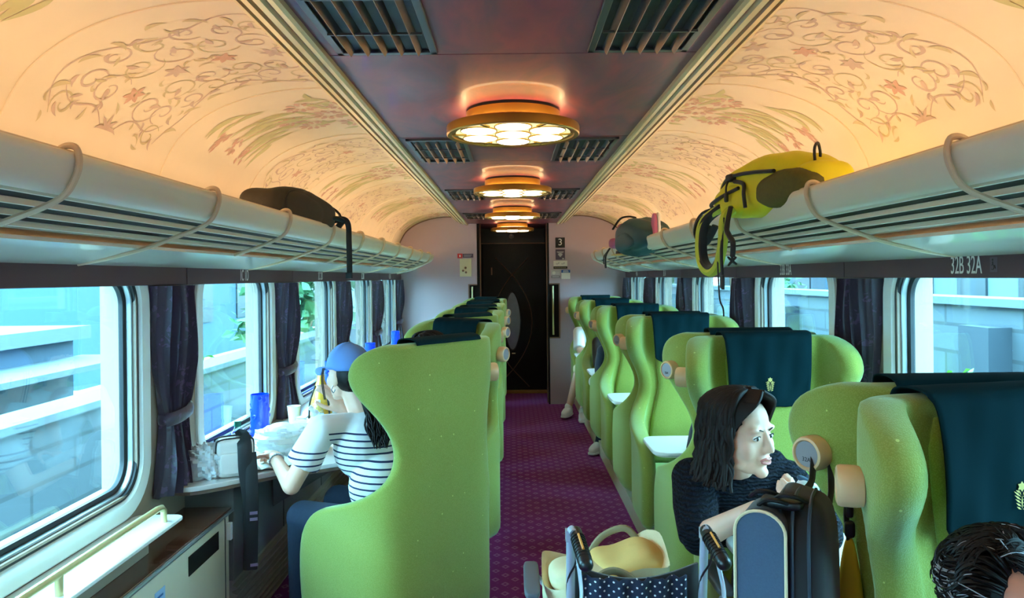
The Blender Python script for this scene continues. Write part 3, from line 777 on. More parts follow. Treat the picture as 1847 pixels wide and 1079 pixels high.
for k, (y, wd) in enumerate(((1.78, 'nearest'), (3.75, 'second'), (5.735, 'third'), (7.715, 'fourth'))):
    for s, sd in ((-1, 'left'), (1, 'right')):
        o = v0 if first else dup(v0); first = False
        o.location = (0.008 + s*0.355, y, ZC); o.rotation_euler = (0, 0, 0 if s < 0 else pi)
        o['label'] = '%s slatted metal ceiling vent from the front, %s of the lamps' % (wd, sd)

# ---- curtains, gathered dark plum satin tied below the middle
cu = mat('plum_satin', (62, 46, 66), 0.38, sheen=0.4)
def curtain_mat():
    m = cu; tc = N(m, 'ShaderNodeTexCoord'); v = N(m, 'ShaderNodeTexVoronoi'); v.feature = 'SMOOTH_F1'; v.inputs['Scale'].default_value = 14
    n = N(m, 'ShaderNodeTexNoise'); n.inputs['Scale'].default_value = 22; n.inputs['Distortion'].default_value = 2.5
    link(m, tc.outputs['Object'], n.inputs['Vector']); link(m, tc.outputs['Object'], v.inputs['Vector'])
    f = math_node(m, 'GREATER_THAN', n.outputs['Fac'], 0.54); g = math_node(m, 'LESS_THAN', v.outputs['Distance'], 0.33)
    link(m, mixc(m, math_node(m, 'MULTIPLY', f, g), s2l((60, 46, 66)), s2l((92, 70, 104))), bsdf(m).inputs['Base Color'])
    r = math_node(m, 'MULTIPLY_ADD', f, 0.2, 0.35); link(m, r, bsdf(m).inputs['Roughness'])
curtain_mat()
def curtain(x, sgn, yc, zb, zt, seed, label, grp, near=0.17):
    t = thing('curtain', label, 'curtain', (x, yc, zb), 0, grp)
    rnd = random.Random(seed); hh = zt-zb; tie = 0.37*hh if zb < 0.8 else 0.3*hh
    rows = []; ph = rnd.uniform(0, 6); n = 90
    for i in range(37):
        z = hh*i/36; d = abs(z-tie)
        w = near*(0.56 + 0.44*min(1, (max(0, z-tie)/(hh-tie))**0.65 if z > tie else (tie-z)/tie*0.8))
        r = []
        amp = 0.006 + 0.016*min(1, d/0.2)
        for j in range(n+1):
            u = j/n; th = u*2*pi*7 + ph + 0.5*sin(u*9+ph)
            fold = sin(th) + 0.35*sin(th*2.3+1)
            dx = amp*fold + 0.012*sin(z*9 + u*4)
            xin = -sgn*(0.03 + 0.026*sin(pi*u)) - sgn*dx
            r.append((xin, (2*u-1)*w + 0.006*cos(th), z))
        # closed back so that the cloth has thickness
        for j in range(n, -1, -3):
            r.append((-sgn*0.006, (2*(j/n)-1)*w*0.97, z))
        rows.append(r)
    mb = MB(); mb.grid(rows, closed_u=True); L = len(rows[0])
    mb.f.append(tuple(range(L))); mb.mi.append(0); mb.f.append(tuple((len(rows)-1)*L+j for j in range(L))); mb.mi.append(0)
    mb.obj('cloth', cu, t, angle=70)
    mb = MB(); pts = [(-sgn*(0.028+0.040*sin(a)), cos(a)*near*0.58, tie + 0.012*cos(a)) for a in [2*pi*i/28 for i in range(28)]]
    mb.tube(pts, 0.013, 8, closed=True, flat=2.0, up=(0, 0, 1)); mb.obj('tie_band', cu, t)
for s, nm in zip(SEAMS[3:], ('beside the foreground left window, nearest on the left wall', 'second on the left wall, behind the woman in a cap', 'third on the left wall, past the blue cap', 'fourth on the left wall from the front')):
    curtain(XL+0.001, -1, s-0.10, 0.712, z_(-0.020), int(s*10), 'gathered dark plum curtain, ' + nm, 'plum curtains on the left wall')
curtain(XL, -1, Y1-0.15, 0.75, z_(-0.020), 3, 'gathered dark plum curtain in the far left corner by the end wall', 'plum curtains on the left wall', 0.13)
for s, nm in zip(SEAMS[3:], ('nearest on the right wall above the woman and the big suitcase', 'second on the right wall, under the yellow backpack', 'third on the right wall from the front', 'fourth on the right wall from the front')):
    curtain(XR, 1, s-0.10, 0.712, z_(-0.020), int(s*13), 'gathered dark plum curtain, ' + nm, 'plum curtains on the right wall')
curtain(XR, 1, Y1-0.15, 0.75, z_(-0.020), 4, 'gathered dark plum curtain in the far right corner by the end wall', 'plum curtains on the right wall', 0.13)

# ---- left counter, tray with brass rail, cabinets
cab = thing('low_cabinet', 'cream wall cabinet with dark wooden top and black slot below the left window', 'cabinet', (-1.369, 0, 0))
o = MB().bb(0, 0.195, -1.2, 3.03, 0.0, z_(-0.957)); o.obj('body', 'cream', cab, bevel=0.004)
o = MB().bb(0, 0.200, -1.2, 3.05, z_(-0.957), z_(-0.938)); o.obj('wooden_top', 'dark_wood', cab, bevel=0.004)
o = MB(); o.tube([(0.202, -1.2, z_(-0.95)), (0.202, 3.05, z_(-0.95))], 0.008, 8); o.obj('metal_edge', 'alu', cab)
o = MB().bb(0.1945, 0.1975, 2.65, 2.92, z_(-1.065), z_(-0.995)); o.obj('black_slot', 'black_sign', cab, smooth=False)
o = MB().bb(0.1945, 0.1965, 2.985, 2.991, 0.05, z_(-0.96)).bb(0.1945, 0.1965, 2.10, 2.106, 0.05, z_(-0.96)); o.obj('door_gap', 'dark', cab, smooth=False)
o = MB().bb(0.1948, 0.1965, 2.40, 2.47, z_(-1.10), z_(-1.02)); st_ = o.obj('blue_sticker', mat('sticker_blue', (150, 185, 225), .5), cab, smooth=False)
o = MB().bb(0.1965, 0.197, 2.415, 2.455, z_(-1.045), z_(-1.038)).bb(0.1965, 0.197, 2.415, 2.445, z_(-1.065), z_(-1.06)); o.obj('sticker_lettering', 'blue_sign', st_, smooth=False)
o = MB().bb(0.195, 0.215, 3.0, 3.02, z_(-1.06), z_(-0.99)); o.obj('latch', 'white_lam', cab, bevel=0.003)
mb = MB(); mb.prism(rrect(-1.365, -1.185, -1.1, 2.66, 0.035), z_(-0.855), z_(-0.843), 'z'); tr = mb.obj('window_tray', 'white_lam', bevel=0.003)
tag(tr, 'long white tray with rounded end on the cabinet below the left window', 'tray')
mb = MB(); mb.prism(rrect(-1.365, -1.26, -1.0, 2.56, 0.03), z_(-0.937), z_(-0.855), 'z'); o = mb.obj('tray_support', 'taupe', smooth=False); o.parent = tr; o.name = 'support'
t = thing('brass_rail', 'pale brass rail standing on posts on the white tray', 'rail', (-1.225, 0, z_(-0.843)))
mb = MB(); mb.tube([(0, -0.9, 0.058), (0, 2.53, 0.058), (0, 2.56, 0.054), (0, 2.575, 0.040), (0, 2.577, 0.0)], 0.011, 12); mb.obj('bar', 'brass_pale', t)
for y in (-0.4, 0.5, 1.25, 1.98):
    mb = MB(); mb.tube([(0, y, 0.056), (0, y, 0.0)], 0.011, 12); mb.obj('post', 'brass_pale', t)

# grey side panels, ribbed heater below the tables
hp = thing('metal_cladding', 'grey metal wall panels with recessed pull below the window table', 'panel', (-1.37, 0, 0))
o = MB().bb(0.001, 0.205, 3.06, Y1-0.01, 0.285, z_(-0.845)); o.obj('panel', 'grey_panel', hp, bevel=0.004)
o = MB()
for y in (3.72, 4.45, 5.18, 5.91, 7.37): o.bb(0.203, 0.207, y-0.003, y+0.003, 0.29, 0.68)
o.obj('panel_gap', 'dark', hp, smooth=False)
t = thing('heater_cover', 'ribbed pale metal heater cover along the left wall at floor level', 'heater', (-1.369, 0, 0))
mb = MB(); pf = [(0, 0.02)]
for i in range(8): z0 = 0.025 + 0.031*i; pf += [(0.195, z0), (0.215, z0+0.007), (0.215, z0+0.016), (0.195, z0+0.023)]
pf += [(0.195, 0.283), (0, 0.283)]
n = len(pf); mb.add([(a, 3.06, b) for a, b in pf]+[(a, Y1-0.01, b) for a, b in pf], [(i, (i+1) % n, n+(i+1) % n, n+i) for i in range(n)]+[tuple(range(n)), tuple(range(n, 2*n))])
mb.obj('ribbed_front', mat('heater_metal', (168, 158, 146), .3, metal=.5), t, smooth=False)

# ---- left window tables between each pair of angled seats
def window_table(yc, label):
    t = thing('window_table', label, 'table', (-1.365, yc, z_(-0.826)), 0, 'window tables on the left')
    poly = [(0, -.78), (0.10, -.79), (0.2, -.72), (0.27, -.65), (0.40, -.53), (0.54, -.46), (0.64, -.36), (0.68, -.1), (0.67, 0.12), (0.60, 0.34), (0.40, 0.50), (0.2, 0.62), (0, 0.64)]
    poly = [(p.x, p.y) for p in catmull([(a, b, 0) for a, b in poly], 4)]
    mb = MB(); mb.prism(poly, 0, 0.020, 'z'); mb.obj('tabletop', mat('pale_table', (214, 206, 200), .25, coat=.4), t, bevel=0.003)
    mb = MB(); mb.prism([(x*0.995, y*0.99) for x, y in poly], -0.014, 0.0, 'z'); mb.obj('edge_band', mat('table_edge', (120, 96, 80), .5), t, smooth=False)
    mb = MB(); mb.add([(.21, -.13, -.014), (.62, -.13, -.014), (.21, -.13, -.26), (.21, -.09, -.014), (.62, -.09, -.014), (.21, -.09, -.26)], [(0, 1, 2), (3, 5, 4), (0, 3, 4, 1), (1, 4, 5, 2), (0, 2, 5, 3)])
    mb.obj('bracket', 'grey_panel', t, smooth=False)
    return t
wt = window_table(3.66, 'pale window table with the bags and bottles of the woman in a cap')
for i, (y, lb) in enumerate(((5.12, 'second pale window table from the front on the left'), (6.58, 'third pale window table on the left'), (8.02, 'farthest pale window table on the left'))): dup(wt, (-1.365, y, z_(-0.826)), 0, lb)

# ---- raised cream plinth under the seats on the right
mb = MB(); mb.bb(0.735, XR, Y0, Y1, 0, 0.115); struct(mb.obj('floor_plinth', 'cream', bevel=0.004), 'cream plinth under the right seats')
mb = MB(); mb.bb(XR-0.06, XR, Y0, Y1, 0.115, 0.60); struct(mb.obj('baseboard_right', 'taupe', smooth=False), 'taupe lower wall on the right')

# ---- outside: trackside walls, buildings, shrubs
conc = mat('concrete_blocks', (150, 160, 168), 0.9)
def conc_mat():
    m = conc; tc = N(m, 'ShaderNodeTexCoord'); b = N(m, 'ShaderNodeTexBrick'); b.inputs['Scale'].default_value = 1.0
    mp = N(m, 'ShaderNodeMapping'); mp.inputs['Rotation'].default_value = (pi/2, 0, pi/2)
    mp.inputs['Rotation'].default_value = (0, 0, 0)
    cmb = N(m, 'ShaderNodeCombineXYZ'); sp = N(m, 'ShaderNodeSeparateXYZ'); link(m, tc.outputs['Object'], sp.inputs[0]); link(m, sp.outputs[1], cmb.inputs[0]); link(m, sp.outputs[2], cmb.inputs[1])
    link(m, cmb.outputs[0], b.inputs['Vector'])
    b.inputs['Color1'].default_value = (*s2l((64, 74, 82)), 1); b.inputs['Color2'].default_value = (*s2l((72, 82, 90)), 1); b.inputs['Mortar'].default_value = (*s2l((54, 62, 68)), 1)
    b.inputs['Brick Width'].default_value = 1.1; b.inputs['Row Height'].default_value = 0.26; b.inputs['Mortar Size'].default_value = 0.018
    link(m, b.outputs['Color'], bsdf(m).inputs['Base Color'])
conc_mat()
grass = mat('gravel_and_grass', (170, 168, 156), 0.95, noise=0.35, nscale=1.5)
mb = MB(); mb.bb(-60, 60, -30, 90, -1.3, -1.1); struct(mb.obj('ground', grass, smooth=False), 'gravel trackbed outside')
mb = MB(); mb.bb(4.2, 4.5, -10, 60, -1.1, z_(-0.30)); o = mb.obj('retaining_wall', conc, smooth=False); tag(o, 'grey concrete block wall outside the right windows', 'wall')
mb = MB(); mb.bb(4.14, 4.56, -10, 60, 0, 0.07); c_ = mb.obj('coping', mat('coping', (76, 84, 90), .8), o, smooth=False); c_.location = (0, 0, z_(-0.30))
for i in range(14):
    mb = MB(); y = 1.0+i*2.3; mb.bb(3.98, 4.19, y, y+0.45, -1.1, z_(-0.42)); b_ = mb.obj('buttress', mat('pier', (96, 108, 118), .9) if i == 0 else 'pier', o, smooth=False) if False else None
pier_m = mat('pier', (48, 58, 68), .9)
for i in range(14):
    y = 1.6+i*2.3; mb = MB(); mb.bb(4.0, 4.199, y, y+0.42, -1.1, z_(-0.47)); mb.obj('buttress', pier_m, o, smooth=False)
# left: two stepped retaining walls with pale copings and a dark viaduct side
mb = MB(); mb.bb(-3.9, -3.6, -10, 60, -1.1, z_(-1.08)); o = mb.obj('retaining_wall', conc, smooth=False); tag(o, 'low concrete block wall outside the left windows', 'wall')
mb = MB(); mb.bb(-3.95, -3.55, -10, 60, 0, 0.06); c_ = mb.obj('coping', 'coping' if 'coping' in M else bpy.data.materials['coping'], o, smooth=False); c_.location = (0, 0, z_(-1.08))
dk = mat('dark_cladding', (42, 58, 74), .6, noise=.12, nscale=.8)
mb = MB(); mb.bb(-9.5, -6.2, -12, 10.4, -1.1, z_(-0.80)); o = mb.obj('viaduct_parapet', dk, smooth=False); tag(o, 'blue-grey parapet with a pale slab outside the nearest left window', 'wall')
mb = MB(); mb.bb(-6.2, -5.3, -12, 10.6, z_(-1.12), z_(-1.05)); mb.bb(-9.6, -6.0, -12, 10.5, z_(-0.80), z_(-0.62)); mb.obj('slab', bpy.data.materials['coping'], o, smooth=False)
def building(x0, x1, y0, y1, h, mt, lb, nwin=4, side='x'):
    t = thing('building', lb, 'building', ((x0+x1)/2, (y0+y1)/2, -1.1))
    w, d = (x1-x0)/2, (y1-y0)/2
    mb = MB(); mb.bb(-w, w, -d, d, 0, h+1.1); mb.obj('wall', mt, t, smooth=False)
    mb = MB(); mb.bb(-w-.2, w+.2, -d-.2, d+.2, h+1.1, h+1.35); mb.obj('roof', bpy.data.materials['coping'], t, smooth=False)
    face = -w if x0 > 0 else w; sg = -1 if x0 > 0 else 1
    for i in range(nwin):
        for zf in range(max(1, int((h+1)/2.6))):
            yy = -d + (i+0.5)*2*d/nwin
            mb = MB(); mb.bb(face, face+sg*0.05, yy-d/nwin*0.5, yy+d/nwin*0.5, 1.2+2.6*zf, 2.6+2.6*zf); mb.obj('window', 'gasket', t, smooth=False)
    return t
bw = mat('far_white', (124, 132, 136), .8); bg_ = mat('far_grey', (70, 84, 94), .8); bt = mat('far_teal', (40, 66, 84), .8)
building(-16, -10.5, 17.8, 36, 3.9, bt, 'teal clad building outside the left windows')
building(-32, -22, 22, 40, 6.5, bg_, 'tall grey building far outside the left windows')
building(-24, -14, -4, 4.6, 3.8, dk, 'blue-grey building behind the parapet on the left', 3)
building(-18, -12, 40, 60, 4.5, bw, 'white building farthest away outside the left windows')
building(9, 14, 4.5, 9.0, 2.6, bw, 'low white building above the right trackside wall')
building(10, 16, 11, 19, 5.6, bg_, 'tall grey building above the right trackside wall')
building(9.6, 13, 23, 34, 3.4, bt, 'teal building far along the right side')
leafm = mat('shrub_leaf', (84, 140, 50), 0.6, noise=0.3, nscale=4)
leafd = mat('shrub_leaf_dark', (46, 92, 52), 0.6, noise=0.3, nscale=4)
def shrub(x, y, z, r, mt, lb, n=420, hz=1.0):
    rnd = random.Random(int(x*100+y*10)); mb = MB()
    t = thing('shrub', lb, 'shrub', (x, y, z), 0, 'shrubs beside the track')
    for i in range(n):
        a = rnd.uniform(0, 2*pi); el = rnd.uniform(0, pi/2); rr = r*rnd.uniform(.55, 1.0)*(0.8+0.3*sin(3*a))
        c = Vector((cos(a)*cos(el)*rr, sin(a)*cos(el)*rr, sin(el)*rr*hz+0.1)); L = r*rnd.uniform(.10, .2)
        R_ = Euler((rnd.uniform(-1, 1), rnd.uniform(-1, 1), rnd.uniform(0, 6))).to_matrix()
        pl = [Vector((0, 0, 0)), Vector((L*.35, L*.5, L*.1)), Vector((0, L, 0)), Vector((-L*.35, L*.5, L*.1))]
        mb.add([c + R_ @ p for p in pl], [(0, 1, 2, 3)])
    mb.obj('foliage', mt, t, smooth=False, normals=False)
    mb = MB()
    for k in range(5): mb.tube([(0, 0, -1.1-z), (rnd.uniform(-.3, .3)*r, rnd.uniform(-.3, .3)*r, r*.7*hz)], [0.02, 0.008], 5)
    mb.obj('stem', 'brown_trim', t)
for i, (x, y, z, r, mt, lb, hz) in enumerate((
    (-2.7, 7.6, -0.75, 0.65, leafm, 'bright green bush outside the second left window', 1.0), (-2.7, 9.4, -0.75, 0.6, leafm, 'bright green bush past the second left window', 1.0),
    (-5.5, 12.3, -0.9, 1.1, leafm, 'taller bright green bush beside the left parapet end', 1.1),
    (-2.7, 11.6, -0.8, 0.7, leafd, 'darker bush outside the third left window', 1.0), (-4.6, 16, 0.2, 2.0, leafd, 'large dark bush far along the left side', 1.0),
    (3.4, 5.6, 0.1, 0.55, leafm, 'bright green bush at the foot of the right wall', 1.0), (3.5, 7.6, 0.1, 0.65, leafm, 'second bright green bush at the foot of the right wall', 1.0), (3.4, 10.4, 0.2, 0.7, leafm, 'third bright green bush along the right wall', 1.0),
    (7.2, 20.5, 0.8, 1.2, leafd, 'tree crown above the right wall far ahead', 1.1), (7.4, 38, 0.8, 2.6, leafd, 'tree crown farthest away on the right', 1.1))):
    shrub(x, y, z, r, mt, lb, 420, hz)
for i, y in enumerate((5.2, 13.0, 24.0)):
    t = thing('utility_pole', ('nearest', 'middle', 'farthest')[i] + ' grey utility pole beyond the right wall', 'pole', (5.4, y, -1.1))
    mb = MB(); mb.tube([(0, 0, 0), (0, 0, 8)], [.13, .09], 10); mb.obj('mast', pier_m, t)
    mb = MB(); mb.box((0, 0, 5.6), (1.6, .08, .08)); mb.box((0, 0, 6.2), (1.2, .08, .08)); mb.obj('cross_arm', pier_m, t, smooth=False)

# ================================================================ the wing seats
def seat_depth(z): return interp([(.20,.52),(.30,.55),(.50,.55),(.56,.53),(.61,.48),(.65,.42),(.675,.34),(.70,.24),(.745,.13),(.80,.055),(.86,.03),(.93,.03),(1.0,.055),(1.04,.09),(1.09,.145),(1.13,.185),(1.17,.2),(1.21,.195),(1.25,.16),(1.28,.10),(1.30,.035)], z)
def seat_side(z):
    low = [(0,.0),(0,.08),(0.002,.16),(.012,.215),(.035,.255),(.08,.285),(.15,.30),(.25,.308),(.40,.310),(.56,.308)]
    hi = [(0,.0),(0,.08),(0.0,.16),(.008,.215),(.025,.255),(.06,.292),(.12,.316),(.20,.335),(.30,.345),(.56,.36)]
    k = max(0, min(1, (z-.60)/.2)); pn = interp([(.70, 1.0), (.84, .90), (.95, .90), (1.04, .95), (1.12, 1.0)], z)
    return [(lerp(a[0], b[0], k), lerp(a[1], b[1], k)*pn) for a, b in zip(low, hi)]
def seat_path(z, n=15):
    d = seat_depth(z); pts = catmull([(x, y, 0) for y, x in seat_side(z)], 6)
    out = []; L = [0.0]
    cut = [pts[0]]
    for p, q in zip(pts, pts[1:]):
        if q.y >= d and q.y > p.y:
            t = (d-p.y)/(q.y-p.y); cut.append(p.lerp(q, t)); break
        cut.append(q)
    for p, q in zip(cut, cut[1:]): L.append(L[-1]+(q-p).length)
    for i in range(n):
        s = L[-1]*i/(n-1)
        for k in range(len(L)-1):
            if s <= L[k+1]+1e-9: break
        t = (s-L[k])/max(1e-9, L[k+1]-L[k]); out.append(cut[k].lerp(cut[k+1], t))
    return out
def seat(disc_side, number=None, deg=31):
    t = thing('wing_seat', 'x', 'seat', (0, 0, 0), 0, None)
    Zs = [.20,.26,.36,.46,.54,.59,.63,.66,.685,.71,.75,.80,.86,.92,.98,1.04,1.10,1.15,1.19,1.225,1.255,1.28,1.298]
    N_ = 15; th = 0.085
    mb = MB(); rows = []
    for z in Zs:
        P_ = seat_path(z, N_); Q_ = []
        for i, p in enumerate(P_):
            a = P_[max(i-1, 0)]; b = P_[min(i+1, N_-1)]; tg = (b-a).normalized(); nn = Vector((-tg.y, tg.x, 0))
            bl = Vector((-min(1, (p.x/.30))**2, 1-(min(1, p.x/.30))**3, 0)); 
            if bl.length < .1: bl = Vector((-1, 0, 0))
            nn = (nn + bl.normalized()*1.2).normalized()
            w = th*(1.0 if z > .6 else .95)
            Q_.append(Vector((max(0.0, p.x+nn.x*w), p.y+nn.y*w, 0)))
        for i in range(1, N_):                          # keep the inner line in order
            if Q_[i].x < Q_[i-1].x and Q_[i].y < Q_[i-1].y+0.001: Q_[i] = Q_[i-1] + Vector((0, .002, 0))
        tip = (P_[-1]+Q_[-1])/2 + (P_[-1]-P_[-2]).normalized()*0.028
        half = P_ + [tip] + Q_[::-1]
        right = [(p.x, p.y, z) for p in half]; left = [(-p.x, p.y, z) for p in half[-2:0:-1]]
        rows.append(right+left)
    mb.grid(rows, closed_u=True); L = len(rows[0])
    for base, sg in ((0, -1), ((len(rows)-1)*L, 1)):     # close top and bottom with strips between outer and inner lines
        idx = list(range(L)); m = N_
        for i in range(m-1):
            mb.f.append((base+i, base+i+1, base+2*m-1-i, base+2*m-i)); mb.mi.append(0)
            a0 = base+(L-i) % L if i else base; a1 = base+L-(i+1)
            b0 = base+2*m+i if i else base+2*m; b1 = base+2*m+i+1
            mb.f.append((a0, a1, b1, b0)); mb.mi.append(0)
        mb.f.append((base+m-1, base+m, base+m+1)); mb.mi.append(0)
        mb.f.append((base+L-(m-1), base+L-m, base+L-m-1)); mb.mi.append(0)
    mb.obj('winged_shell', 'velvet', t, sub=1, angle=0)
    # padded back cushion inside the shell
    rows = []
    for i in range(15):
        z = .44 + (1.26-.44)*i/14; b = sin(pi*i/14)**.35 if 0 < i < 14 else 0
        w = interp([(.44,.19),(.65,.18),(.9,.125),(1.1,.15),(1.26,.16)], z)
        rows.append([(w*cos(a)*(0.9 if b == 0 else 1), .088 + (.030*b)*max(0, sin(a))**.5 - (.02 if sin(a) < 0 else 0), z) for a in [2*pi*j/28 for j in range(28)]])
    mb = MB(); mb.grid(rows, closed_u=True); mb.f.append(tuple(range(28))); mb.mi.append(0); mb.f.append(tuple(range(14*28, 15*28))); mb.mi.append(0)
    mb.obj('back_cushion', 'velvet', t, angle=0)
    mb = MB(); mb.prism(rrect(-.215, .215, .09, .56, .06), .30, .45, 'z'); mb.obj('seat_cushion', 'velvet', t, bevel=0.03)
    mb = MB(); mb.prism(rrect(-.20, .20, .06, .50, .05), .19, .302, 'z'); mb.obj('seat_frame', 'velvet', t, bevel=0.01)
    mb = MB(); mb.lathe([(.15, .1155), (.15, .135), (.06, .15), (.06, .2)], 20, (0, .28, 0)); mb.obj('pedestal', 'grey_panel', t)
    # cloth over the head of the seat
    prof = [(-.001, 1.291), (.004, 1.301), (.016, 1.308), (.045, 1.313), (.082, 1.311), (.106, 1.302), (.118, 1.28), (.124, 1.22), (.126, 1.15), (.1255, 1.10), (.124, 1.06), (.122, 1.03)]
    pp = catmull([(y, z, 0) for y, z in prof], 4); rows = []
    for k, p in enumerate(pp):
        f = k/(len(pp)-1); w = .170 - .024*max(0, f-.45)/.55
        if p.y < 1.06 and p.x > .05: w -= 0.05*(1-(max(0, p.y-1.03)/.03))**2
        rows.append([(u*w, p.x + (0.0035*sin(u*7+k*.25) + .002*sin(u*15-k*.2))*(1 if f > .45 else .3), p.y) for u in [i/14-1 for i in range(29)]])
    mb = MB(); mb.grid(rows); o = mb.obj('headrest_cover', 'teal', t, angle=0)
    q = o.modifiers.new('t', 'SOLIDIFY'); q.thickness = 0.004; q.offset = 0
    e = MB(); ex, ez = 0.0, 1.110; yy = .1345
    def pet(a, L, w, cx, cz):
        c, s_ = cos(a), sin(a); pts = [(0, 0), (L*.5, w/2), (L, 0), (L*.5, -w/2)]
        e.add([(cx + c*p[0] - s_*p[1], yy, cz + s_*p[0] + c*p[1]) for p in pts], [(0, 1, 2, 3)])
    for i in range(6): pet(pi/2 + i*pi/3, .010, .007, ex, ez+.024)
    for s_ in (-1, 1):
        for i in range(5): pet(pi/2 - s_*(.95+.02*i), .020-.002*i, .0036, ex+s_*.0016, ez-.016+.0062*(4-i)*.95-.003)
        pet(pi/2 - s_*.5, .012, .003, ex+s_*.002, ez+.008); pet(pi/2 - s_*1.1, .013, .004, ex+s_*.002, ez+.012)
    pet(pi/2, .026, .003, ex, ez-.018)
    m_ = e.obj('emblem', 'gold', o, smooth=False, normals=False)
    # round wooden number knob on the aisle side
    cx, cy, cz = disc_side*.306, .085, 1.14; an = radians(deg)
    nrm = Vector((disc_side*cos(an), -sin(an), 0)); R_ = nrm.to_track_quat('Z', 'Y').to_matrix()
    mb = MB(); mb.lathe([(.026, -.012), (.036, -.008), (.0385, .004), (.0385, .030), (.036, .036), (.031, .038), (.0285, .035), (.0285, .030), (.0001, .0295)], 32, (cx, cy, cz), R_); kn = mb.obj('number_knob', 'wood', t)
    mb = MB(); mb.lathe([(.0280, .030), (.0280, .0345), (.0001, .0348)], 28, (cx, cy, cz), R_); mb.obj('grey_plate', 'grey_plate', kn)
    if number:
        c = Vector((cx, cy, cz)) + nrm*.0352
        xa = Vector((0, 0, 1)).cross(nrm).normalized(); Rm = Matrix((xa, Vector((0, 0, 1)), nrm)).transposed()
        text('number', number, 0.013, 'dark', kn, c - Vector((0, 0, .012)), Rm.to_euler(), 1.0, 0.0002)
    return t
CXR = 0.975
GR = 'green wing seats on the right facing the camera'; GA = 'green wing seats on the right facing the far door'
sr = seat(-1, None); sl = seat(1, None)                # knob at local -x, knob at local +x
pos = ('nearest', 'second', 'third', 'fourth', 'fifth')
camY = [1.47, 2.93, 4.39, 5.85, 7.31, 8.72]
lab_c = ['green wing seat with teal head cloth behind the grey-haired man, nearest on the right',
         'green wing seat holding the woman in a navy top, second on the right',
         'empty green wing seat behind the small white table, third row on the right',
         'green wing seat on the right facing the camera, fourth row from the front',
         'green wing seat on the right facing the camera, fifth row from the front',
         'farthest green wing seat on the right, against the end wall']
lab_a = ['olive-backed wing seat behind the big black bag, nearest on the right',
         'wing seat facing away, back to back with the seat of the woman in navy',
         'wing seat facing away on the right, back to back with the third row seat',
         'wing seat facing away on the right, back to back with the fourth row seat',
         'wing seat facing away on the right, back to back with the fifth row seat']
# facing the camera: local +y -> world -y, so the aisle (world -x) is local +x
for i, y in enumerate(camY):
    o = sl if i == 0 else dup(sl)
    o.location = (CXR, y, 0) if i else (0.92, 1.505, 0); o.rotation_euler = (0, 0, pi if i else pi + radians(11)); o['label'] = lab_c[i]; o['group'] = GR
for i in range(5):
    o = sr if i == 0 else dup(sr)
    o.location = (CXR, camY[i]+0.075, 0); o.rotation_euler = (0, 0, 0); o['label'] = lab_a[i]; o['group'] = GA
    if i < 2:
        kn = [c for c in o.children if c.name.startswith('number_knob')][0]
        an = radians(31); nrm = Vector((-cos(an), -sin(an), 0)); xa = Vector((0, 0, 1)).cross(nrm).normalized()
        Rm = Matrix((xa, Vector((0, 0, 1)), nrm)).transposed(); c = Vector((-.306, .085, 1.14)) + nrm*.0352
        text('number', ('32A', '33A')[i], 0.013, 'dark', kn, c - Vector((0, 0, .012)), Rm.to_euler(), 1.0, 0.0002)
# left side: pairs turned towards the window
GE = 'green wing seats on the left turned away towards the window'; GD = 'green wing seats on the left turned back towards the window'
EY = [2.78, 4.55, 6.00, 7.42]; DY = [4.05, 5.55, 6.98, 8.44]
lab_e = ['large foreground green wing seat seen from behind, holding the woman in striped shirt', 'wing seat turned away, just behind the dark-haired passenger seat on the left', 'third wing seat turned away on the left', 'fourth wing seat turned away on the left']
lab_d = ['green wing seat behind the head of the dark-haired passenger on the left', 'second green wing seat facing back on the left, teal cloth above the first', 'third green wing seat facing back on the left', 'farthest green wing seat facing back on the left']
th_e, th_d = radians(50), radians(42)
for i, y in enumerate(EY):                            # f = (-sin, cos): rotate by +theta; aisle side is local +x
    o = dup(sl, (-0.235, y, 0), th_e, lab_e[i], GE)
for i, y in enumerate(DY):                            # f = (-sin, -cos): rotate by pi - theta; aisle side is local -x... near side
    if i == 0:
        sd = seat(-1, None, 12); sd['group'] = GD; sd['label'] = lab_d[0]; sd.location = (-0.235, y, 0); sd.rotation_euler = (0, 0, pi - th_d)
    else: dup(sd, (-0.235, y, 0), pi - th_d, lab_d[i], GD)
# small white tables between the facing seats on the right
def side_table(y, label):
    t = thing('side_table', label, 'table', (XR-0.062, y, 0.66), 0, 'small white tables between the right seats')
    mb = MB(); mb.prism([(-a, b) for a, b in rrect(0, .66, -.19, .19, .07)], 0, .020, 'z'); mb.obj('tabletop', 'white_lam', t, bevel=0.006)
    mb = MB(); mb.prism([(-a, b) for a, b in rrect(0, .645, -.175, .175, .06)], -.008, 0, 'z'); mb.obj('underside', 'cream', t, smooth=False)
    mb = MB(); mb.bb(-.30, -.0, -.02, .02, -.06, -.008); mb.tube([(-.2, 0, -.03), (0, 0, -.30)], .014, 8); mb.obj('bracket', 'alu', t, smooth=False)
    return t
t0 = side_table(3.74, 'white table in front of the empty third row seat on the right')
for y, lb in ((2.24, 'white table before the woman in navy, mostly hidden by the suitcase'), (5.20, 'white table at the fourth row on the right'), (6.66, 'white table beside the passenger with the dark sleeve'), (8.06, 'farthest white table, before the passenger in white')): dup(t0, (XR-0.062, y, 0.66), 0, lb)

